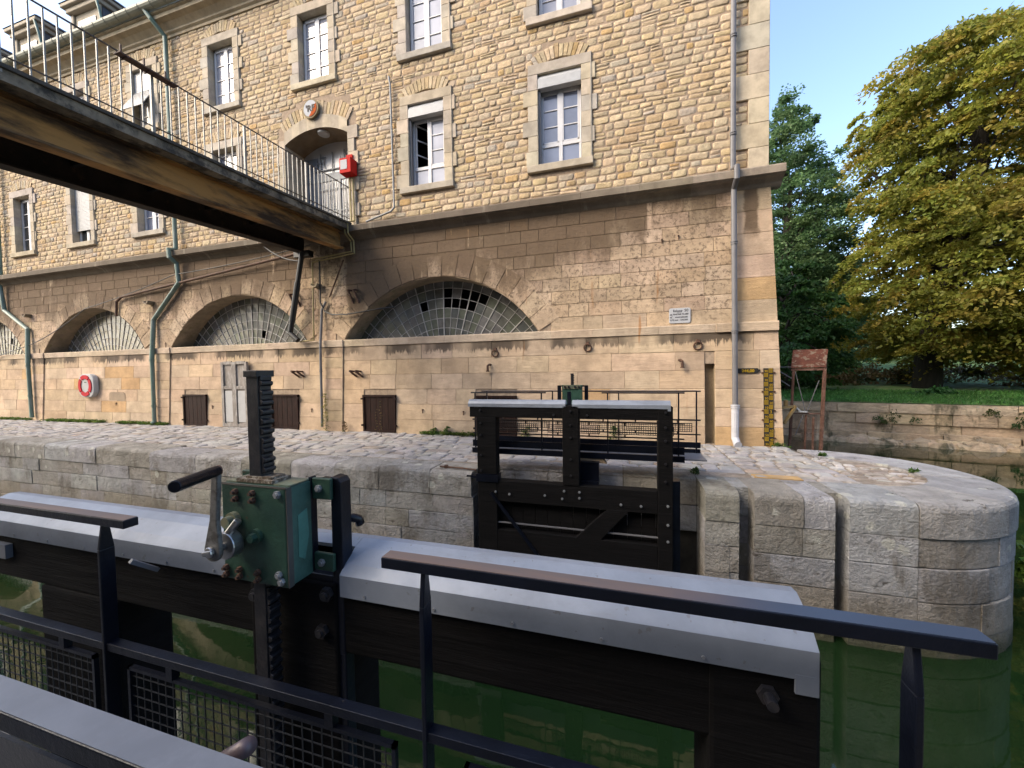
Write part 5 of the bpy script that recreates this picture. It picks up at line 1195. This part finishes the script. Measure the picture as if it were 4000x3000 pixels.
def crown_pts(n, base, prof, lean=(0, 0), inner=.5, ecc=1., lump=.1):
    """prof: list of (z, radius)"""
    z = np.array([p[0] for p in prof]); r = np.array([p[1] for p in prof])
    zz = rng.uniform(z[0], z[-1], n * 6); rr = np.interp(zz, z, r); keep = rng.uniform(0, r.max(), n * 6) < rr; zz, rr = zz[keep][:n], rr[keep][:n]
    a = rng.uniform(0, 2 * np.pi, len(zz)); q = np.sqrt(rng.uniform(inner ** 2, 1, len(zz))) * rng.uniform(.86, 1.07, len(zz))
    rr = rr * (1 + lump * (np.sin(3 * a + zz * .9) * .6 + np.sin(5 * a - zz * 1.7 + 1) * .5))
    sh = np.clip(zz / z[-1], 0, 1) ** 4
    return np.stack([base[0] + rr * q * np.cos(a) + lean[0] * sh, base[1] + rr * q * np.sin(a) * ecc + lean[1] * sh, base[2] + zz], -1)
def tree(name, label, base, prof, ncl, per, cr, lsize, cols, trunk_r, limbs, group=None, off=(0, 0), **kw):
    T = thing(name, label, 'tree', base, group); base = Vector(base); cb = base + Vector((off[0], off[1], 0))
    C = crown_pts(ncl, cb, prof, lean=kw.pop('lean', (0, 0)), lump=kw.pop('lump', .1), inner=kw.pop('inner', .45), ecc=kw.pop('ecc', 1.)); Rr = cr[0] + (cr[1] - cr[0]) * rng.uniform(0, 1, len(C)) ** 1.6; kw['ctr'] = (cb.x, cb.y)
    me = leaves_mesh('crown', C, Rr, per, lsize, cols, **kw); o = bpy.data.objects.new('crown', me); o.parent = T; o.location = -base; COL.objects.link(o)
    mb = MB(); top = prof[-1][0]
    pts = [base + Vector((off[0] * max(0, k - 1) / 7 + U(-.15, .15) * k * .4, off[1] * k / 8 + U(-.15, .15) * k * .4, top * .85 * k / 8)) for k in range(9)]; pts[0].z -= .3
    mb.tube(pts, trunk_r, 10, r2=trunk_r * .2)
    for k in range(limbs):
        tt = U(.18, .8); p = pts[int(tt * 8)]; c = Vector(C[rng.integers(0, len(C))].tolist())
        q = p.lerp(c, .5) + Vector((0, 0, U(.2, .9))); mb.tube([p, p.lerp(q, .5) + Vector((U(-.2, .2), 0, U(0, .3))), q, c], trunk_r * U(.18, .34), 6, r2=.03)
    part('trunk', mb, m_bark, T, smooth=True); return T
CH = [(.30, .29, .045), (.25, .275, .045), (.32, .28, .045), (.20, .24, .04), (.35, .25, .045), (.28, .29, .045)]
tree('chestnut_tree', 'huge chestnut tree with yellow green autumn leaves and dark trunk on the far bank', (16.5, 27, -1.3),
     [(1.5, 2.4), (2.3, 5.4), (4, 6.6), (6.3, 6.7), (9, 5.5), (12, 5.3), (14.3, 5.7), (16., 5.2), (17.2, 4.3), (18.1, 3.0), (18.8, 1.2)], 1500, 140, (.35, 1.25), .22, CH, .62, 26, droop=.30, flat=.34, inner=.35, tilt=.55, off=(2.6, 0), lean=(-1.4, 0), lump=.13)
tree('chestnut_tree', 'second chestnut at the right edge with brighter yellow leaves, behind the big one', (23.5, 26.0, -1.8),
     [(1.0, 3.2), (4, 4.6), (8, 4.6), (12, 3.5), (16, 1.5)], 190, 150, (.7, 1.2), .30, [(.34, .25, .02), (.27, .21, .02), (.30, .18, .02)], .4, 10, droop=.5, flat=.25)
DG = [(.10, .19, .075), (.13, .23, .08), (.08, .15, .065), (.17, .25, .10)]
tree('linden_tree', 'tall blue green conical tree rising behind the building corner', (12.3, 34.5, -1.4),
     [(1.0, 3.4), (5, 5.0), (9, 4.9), (13, 4.2), (16, 3.2), (18.8, 1.9), (21.2, .8), (23.0, .12)], 680, 130, (.4, 1.0), .22, DG, .4, 22, droop=.05, flat=.6, inner=.25)
tree('linden_tree', 'lower dark green broadleaf tree between the tall cone and the chestnut', (14.6, 37.5, -1.3),
     [(0.6, 3.4), (4, 5.0), (8, 4.6), (11, 3.2), (13.4, .6)], 280, 140, (.5, 1.1), .24, DG, .35, 14, droop=.2, flat=.5, inner=.3)
tree('maple_tree', 'young bright green maple close to the building corner on the far bank', (9.6, 26.5, -1.6),
     [(.2, 1.8), (2.2, 2.7), (4.8, 2.6), (7.2, 1.5), (8.6, .3)], 130, 130, (.45, .9), .24, [(.055, .13, .03), (.07, .15, .03), (.04, .10, .03)], .18, 10, droop=.4, flat=.35)
tree('hornbeam_tree', 'yellow leaved tree lit through in the gap behind the chestnut branches', (19.5, 48, -1),
     [(.5, 3), (3, 6), (6, 6), (8.5, 3), (9.6, .5)], 170, 120, (.8, 1.4), .34, [(.22, .23, .03), (.17, .20, .03)], .3, 8, droop=.3, flat=.4)
def bushes(name, label, n, box, size, lsize, cols, per=120, kind=None):
    C = np.stack([rng.uniform(box[0], box[1], n), rng.uniform(box[2], box[3], n), rng.uniform(box[4], box[5], n)], -1)
    me = leaves_mesh(name, C, rng.uniform(*size, n), per, lsize, cols, droop=.45, flat=.5); o = bpy.data.objects.new(name, me); COL.objects.link(o)
    o['label'] = label
    if kind: o['kind'] = kind
    return o
o = bushes('far_wood', 'dense mixed wood closing the view behind the bank trees', 300, (0, 75, 52, 62, -1, 4.6), (1.4, 2.4), .5, [(.11, .16, .04), (.20, .20, .05), (.09, .13, .05), (.26, .23, .06)], 110, 'stuff')
o = bushes('undergrowth', 'brown and green brushwood under the chestnut trees', 150, (8, 28, 29, 36, -1.6, .2), (.5, 1.0), .22, [(.20, .12, .05), (.25, .17, .08), (.10, .11, .03), (.08, .11, .03)], 110, 'stuff')
for k, (x, y, sz, lab) in enumerate(((15.0, 24.2, .75, 'low bright green elder bush in front of the chestnut trunk'), (19.1, 23.6, .75, 'low bright green bush at the right edge of the far bank'))):
    C = np.stack([x + rng.uniform(-1.0, 1.0, 16), y + rng.uniform(-.5, .5, 16), -1.6 + rng.uniform(.05, .5, 16)], -1)
    me = leaves_mesh('bush', C, rng.uniform(.3, .5, 16), 90, .17, [(.035, .12, .03), (.05, .15, .04)], droop=.5, flat=.35); o = bpy.data.objects.new('bush', me); COL.objects.link(o); o['label'] = lab; o['category'] = 'bush'; o['group'] = 'bushes on the far bank'
# grass fringe on the bank
nG = 14000; u = rng.uniform(.5, 24, nG); dI = rng.uniform(.2, 4.5, nG) ; x = 8 + u; y = 22.75 - .25 * u + dI
C = np.stack([x, y, -1.73 + .075 * dI], -1)
me = leaves_mesh('grass', C, np.full(nG, .08), 2, .20, [(.10, .27, .06), (.14, .31, .07), (.08, .20, .05)], droop=-.9, flat=.3, aspect=.18); o = bpy.data.objects.new('grass', me); COL.objects.link(o); o['kind'] = 'stuff'; o['label'] = 'short green grass along the top of the far bank'
iv = np.stack([8 + rng.uniform(2, 22, 60), np.zeros(60), rng.uniform(-2.6, -1.8, 60)], -1); iv[:, 1] = 22.75 - .25 * (iv[:, 0] - 8) - .08
iv = iv[(np.sin(iv[:, 0] * 1.7) > .1)]
me = leaves_mesh('ivy', iv, rng.uniform(.12, .3, len(iv)), 60, .09, [(.04, .09, .02), (.07, .08, .02)], droop=.9, flat=.5); o = bpy.data.objects.new('ivy', me); COL.objects.link(o); o['kind'] = 'stuff'; o['label'] = 'ivy hanging over the far bank wall'
# distant pale house seen through the leaves
hb = thing('distant_house', 'pale distant house glimpsed through the leaves beyond the trees', 'house', (44, 110, 3))
mb = MB(); mb.box(36, 54, 110, 120, -2, 19.0); part('house_wall', mb, simple('pale_house_wall', (.72, .58, .42), .9, var=.08, scale=.3), hb)
mb = MB(); mb.extr_x([(109, 19.0), (121, 19.0), (115, 23.5)], 35.5, 54.5); part('house_roof', mb, simple('orange_tile_roof', (.36, .15, .07), .9), hb)
mb = MB()
for xx in (38, 41.5, 45, 48.5, 51.5):
    for zz in (7, 10.5, 14): mb.box(xx, xx + 1.1, 109.95, 110.02, zz, zz + 1.7)
part('house_window', mb, m_glD, hb)
# trees on the near bank, behind the viewpoint (they shade the lock and show in the window panes)
nb_c = np.stack([rng.uniform(-45, 40, 900), rng.uniform(-19, -13, 900), rng.uniform(-1, 18, 900)], -1)
nb_c[:, 2] = np.minimum(nb_c[:, 2], 15.8 + 1.0 * np.sin(nb_c[:, 0] * .35))
me = leaves_mesh('near_bank_wood', nb_c, rng.uniform(1.1, 2.2, 900), 80, .75, [(.06, .10, .03), (.09, .12, .03)], droop=.3, flat=.5); o = bpy.data.objects.new('near_bank_wood', me); COL.objects.link(o); o['kind'] = 'stuff'; o['label'] = 'belt of green trees on the near bank behind the lock'
# unseen house added behind the viewpoint to keep the near lock side in shade
kh = thing('unseen_shade_house', 'unseen rendered house added behind the viewpoint to shade the near side', 'house', (-2, -9, -1.66))
mb = MB(); mb.box(-15, 9, -13, -5.2, -1.66, 5.6); part('house_wall', mb, simple('grey_render', (.32, .29, .25), .9, var=.15, scale=.8), kh)
mb = MB(); mb.extr_x([(-4.7, 5.5), (-13.5, 5.5), (-9.1, 9.4)], -15.4, 9.4); part('house_roof', mb, simple('brown_tile_roof', (.16, .09, .06), .9, var=.3, scale=3), kh)
for xx in (-12, -8.5, -5, -1.5, 2, 5.5):
    mb = MB(); mb.box(xx, xx + 1.1, -5.25, -5.15, 2.4, 4.3); part('house_window', mb, m_glD, kh)
# plants on the quay
def weed(name, label, x, y, h, spread, cols, n=60, ls=.05, group='weeds growing along the foot of the building', cat_='plant', z=ZQ):
    nn = max(4, int(h / .07)); C = np.stack([x + rng.normal(0, spread * .35, nn), y + rng.normal(0, .02, nn), z + np.linspace(.03, h, nn)], -1)
    me = leaves_mesh(name, C, np.linspace(spread, spread * .45, nn), n, ls, cols, droop=.3, flat=.6, aspect=.35)
    T = thing(name, label, cat_, (x, y, z), group)
    o = bpy.data.objects.new('leaves', me); o.parent = T; o.location = (-x, -y, -z); COL.objects.link(o)
    mb = MB(); mb.tube([(x, y, z - .02), (x + .01, y, z + h * .5), (x, y, z + h)], .006, 5); part('stem', mb, m_bark, T); return T
GW = [(.12, .17, .03), (.20, .20, .04), (.08, .14, .03)]; GY = [(.34, .30, .06), (.28, .27, .06)]; GL = [(.06, .13, .025), (.09, .16, .03)]
weed('tall_weed', 'tall yellow green feathery weed beside the thin grey wall pipe', -8.22, 9.0, 1.08, .11, GY + GW, 26)
weed('tall_weed', 'dry flowering stalk in front of the red brown hatch', -6.36, 8.98, .88, .045, [(.30, .22, .09), (.22, .18, .06)], 9, .03)
weed('tall_weed', 'second shorter dry stalk left of the flowering one', -6.50, 8.98, .66, .035, [(.28, .21, .09), (.20, .17, .06)], 8, .03)
weed('tall_weed', 'thin green stalk climbing beside the middle hatch', -10.50, 9.05, .98, .05, GY + GW, 16, .04)
weed('small_weed', 'small bushy weed between the pilaster and the red brown hatch', -7.62, 9.05, .26, .13, [(.09, .12, .03), (.20, .12, .06)], 50, .05)
weed('small_weed', 'broad leaved weed at the foot of the wall right of the red brown hatch', -4.85, 9.1, .16, .10, GL, 40, .06)
weed('small_weed', 'spiky weed at the wall foot further right', -4.45, 9.1, .20, .10, GL, 40, .07)
weed('small_weed', 'low weed tuft at the wall foot just left of the far gate', -3.55, 9.1, .13, .12, GL, 50, .05)
weed('small_weed', 'weed tuft seen through the wire mesh of the far gate', -2.3, 9.1, .25, .12, GL, 50, .06)
weed('small_weed', 'weed behind the right half of the far gate', -.2, 9.1, .30, .14, GL, 50, .06)
weed('small_weed', 'little green plant in the coping crack right of the far gate', 1.12, 6.55, .07, .07, GL, 26, .06, 'plants in the coping cracks')
weed('small_weed', 'thin plant between flagstones near the rusty screen', 3.55, 8.3, .05, .07, GL, 26, .06, 'plants in the coping cracks')
weed('small_weed', 'small plant by the cobbles of the quay nose', 4.35, 7.35, .04, .05, GL, 20, .05, 'plants in the coping cracks')
weed('small_weed', 'green tuft at the foot of the building corner', 3.2, 9.1, .06, .14, GL, 40, .06, 'plants in the coping cracks')
C = np.stack([5.12 + rng.uniform(-.03, .16, 14), 6.62 + rng.uniform(-.15, .15, 14), -2.60 + rng.uniform(-.25, .2, 14)], -1)
me = leaves_mesh('maple_seedling', C, rng.uniform(.06, .12, 14), 14, .11, [(.14, .26, .04), (.20, .30, .05)], droop=.4, flat=.4, aspect=.8); o = bpy.data.objects.new('maple_seedling', me); COL.objects.link(o); o['label'] = 'bright leafy seedling growing out of the curved nose of the quay'; o['category'] = 'plant'
nG = 900; xs = np.concatenate([rng.uniform(-27, -22.5, 260), rng.uniform(-21.4, -18.2, 320), rng.uniform(-17.3, -14.9, 220), rng.uniform(-5.2, -3.2, 100)])
C = np.stack([xs, 9.12 + rng.normal(0, .05, nG), np.full(nG, ZQ + .03)], -1)
me = leaves_mesh('wall_grass', C, rng.uniform(.05, .12, nG), 16, .08, GL + [(.14, .17, .03)], droop=-.2, flat=.5, aspect=.3); o = bpy.data.objects.new('wall_grass', me); COL.objects.link(o); o['kind'] = 'stuff'; o['label'] = 'grass and moss along the foot of the basement wall'
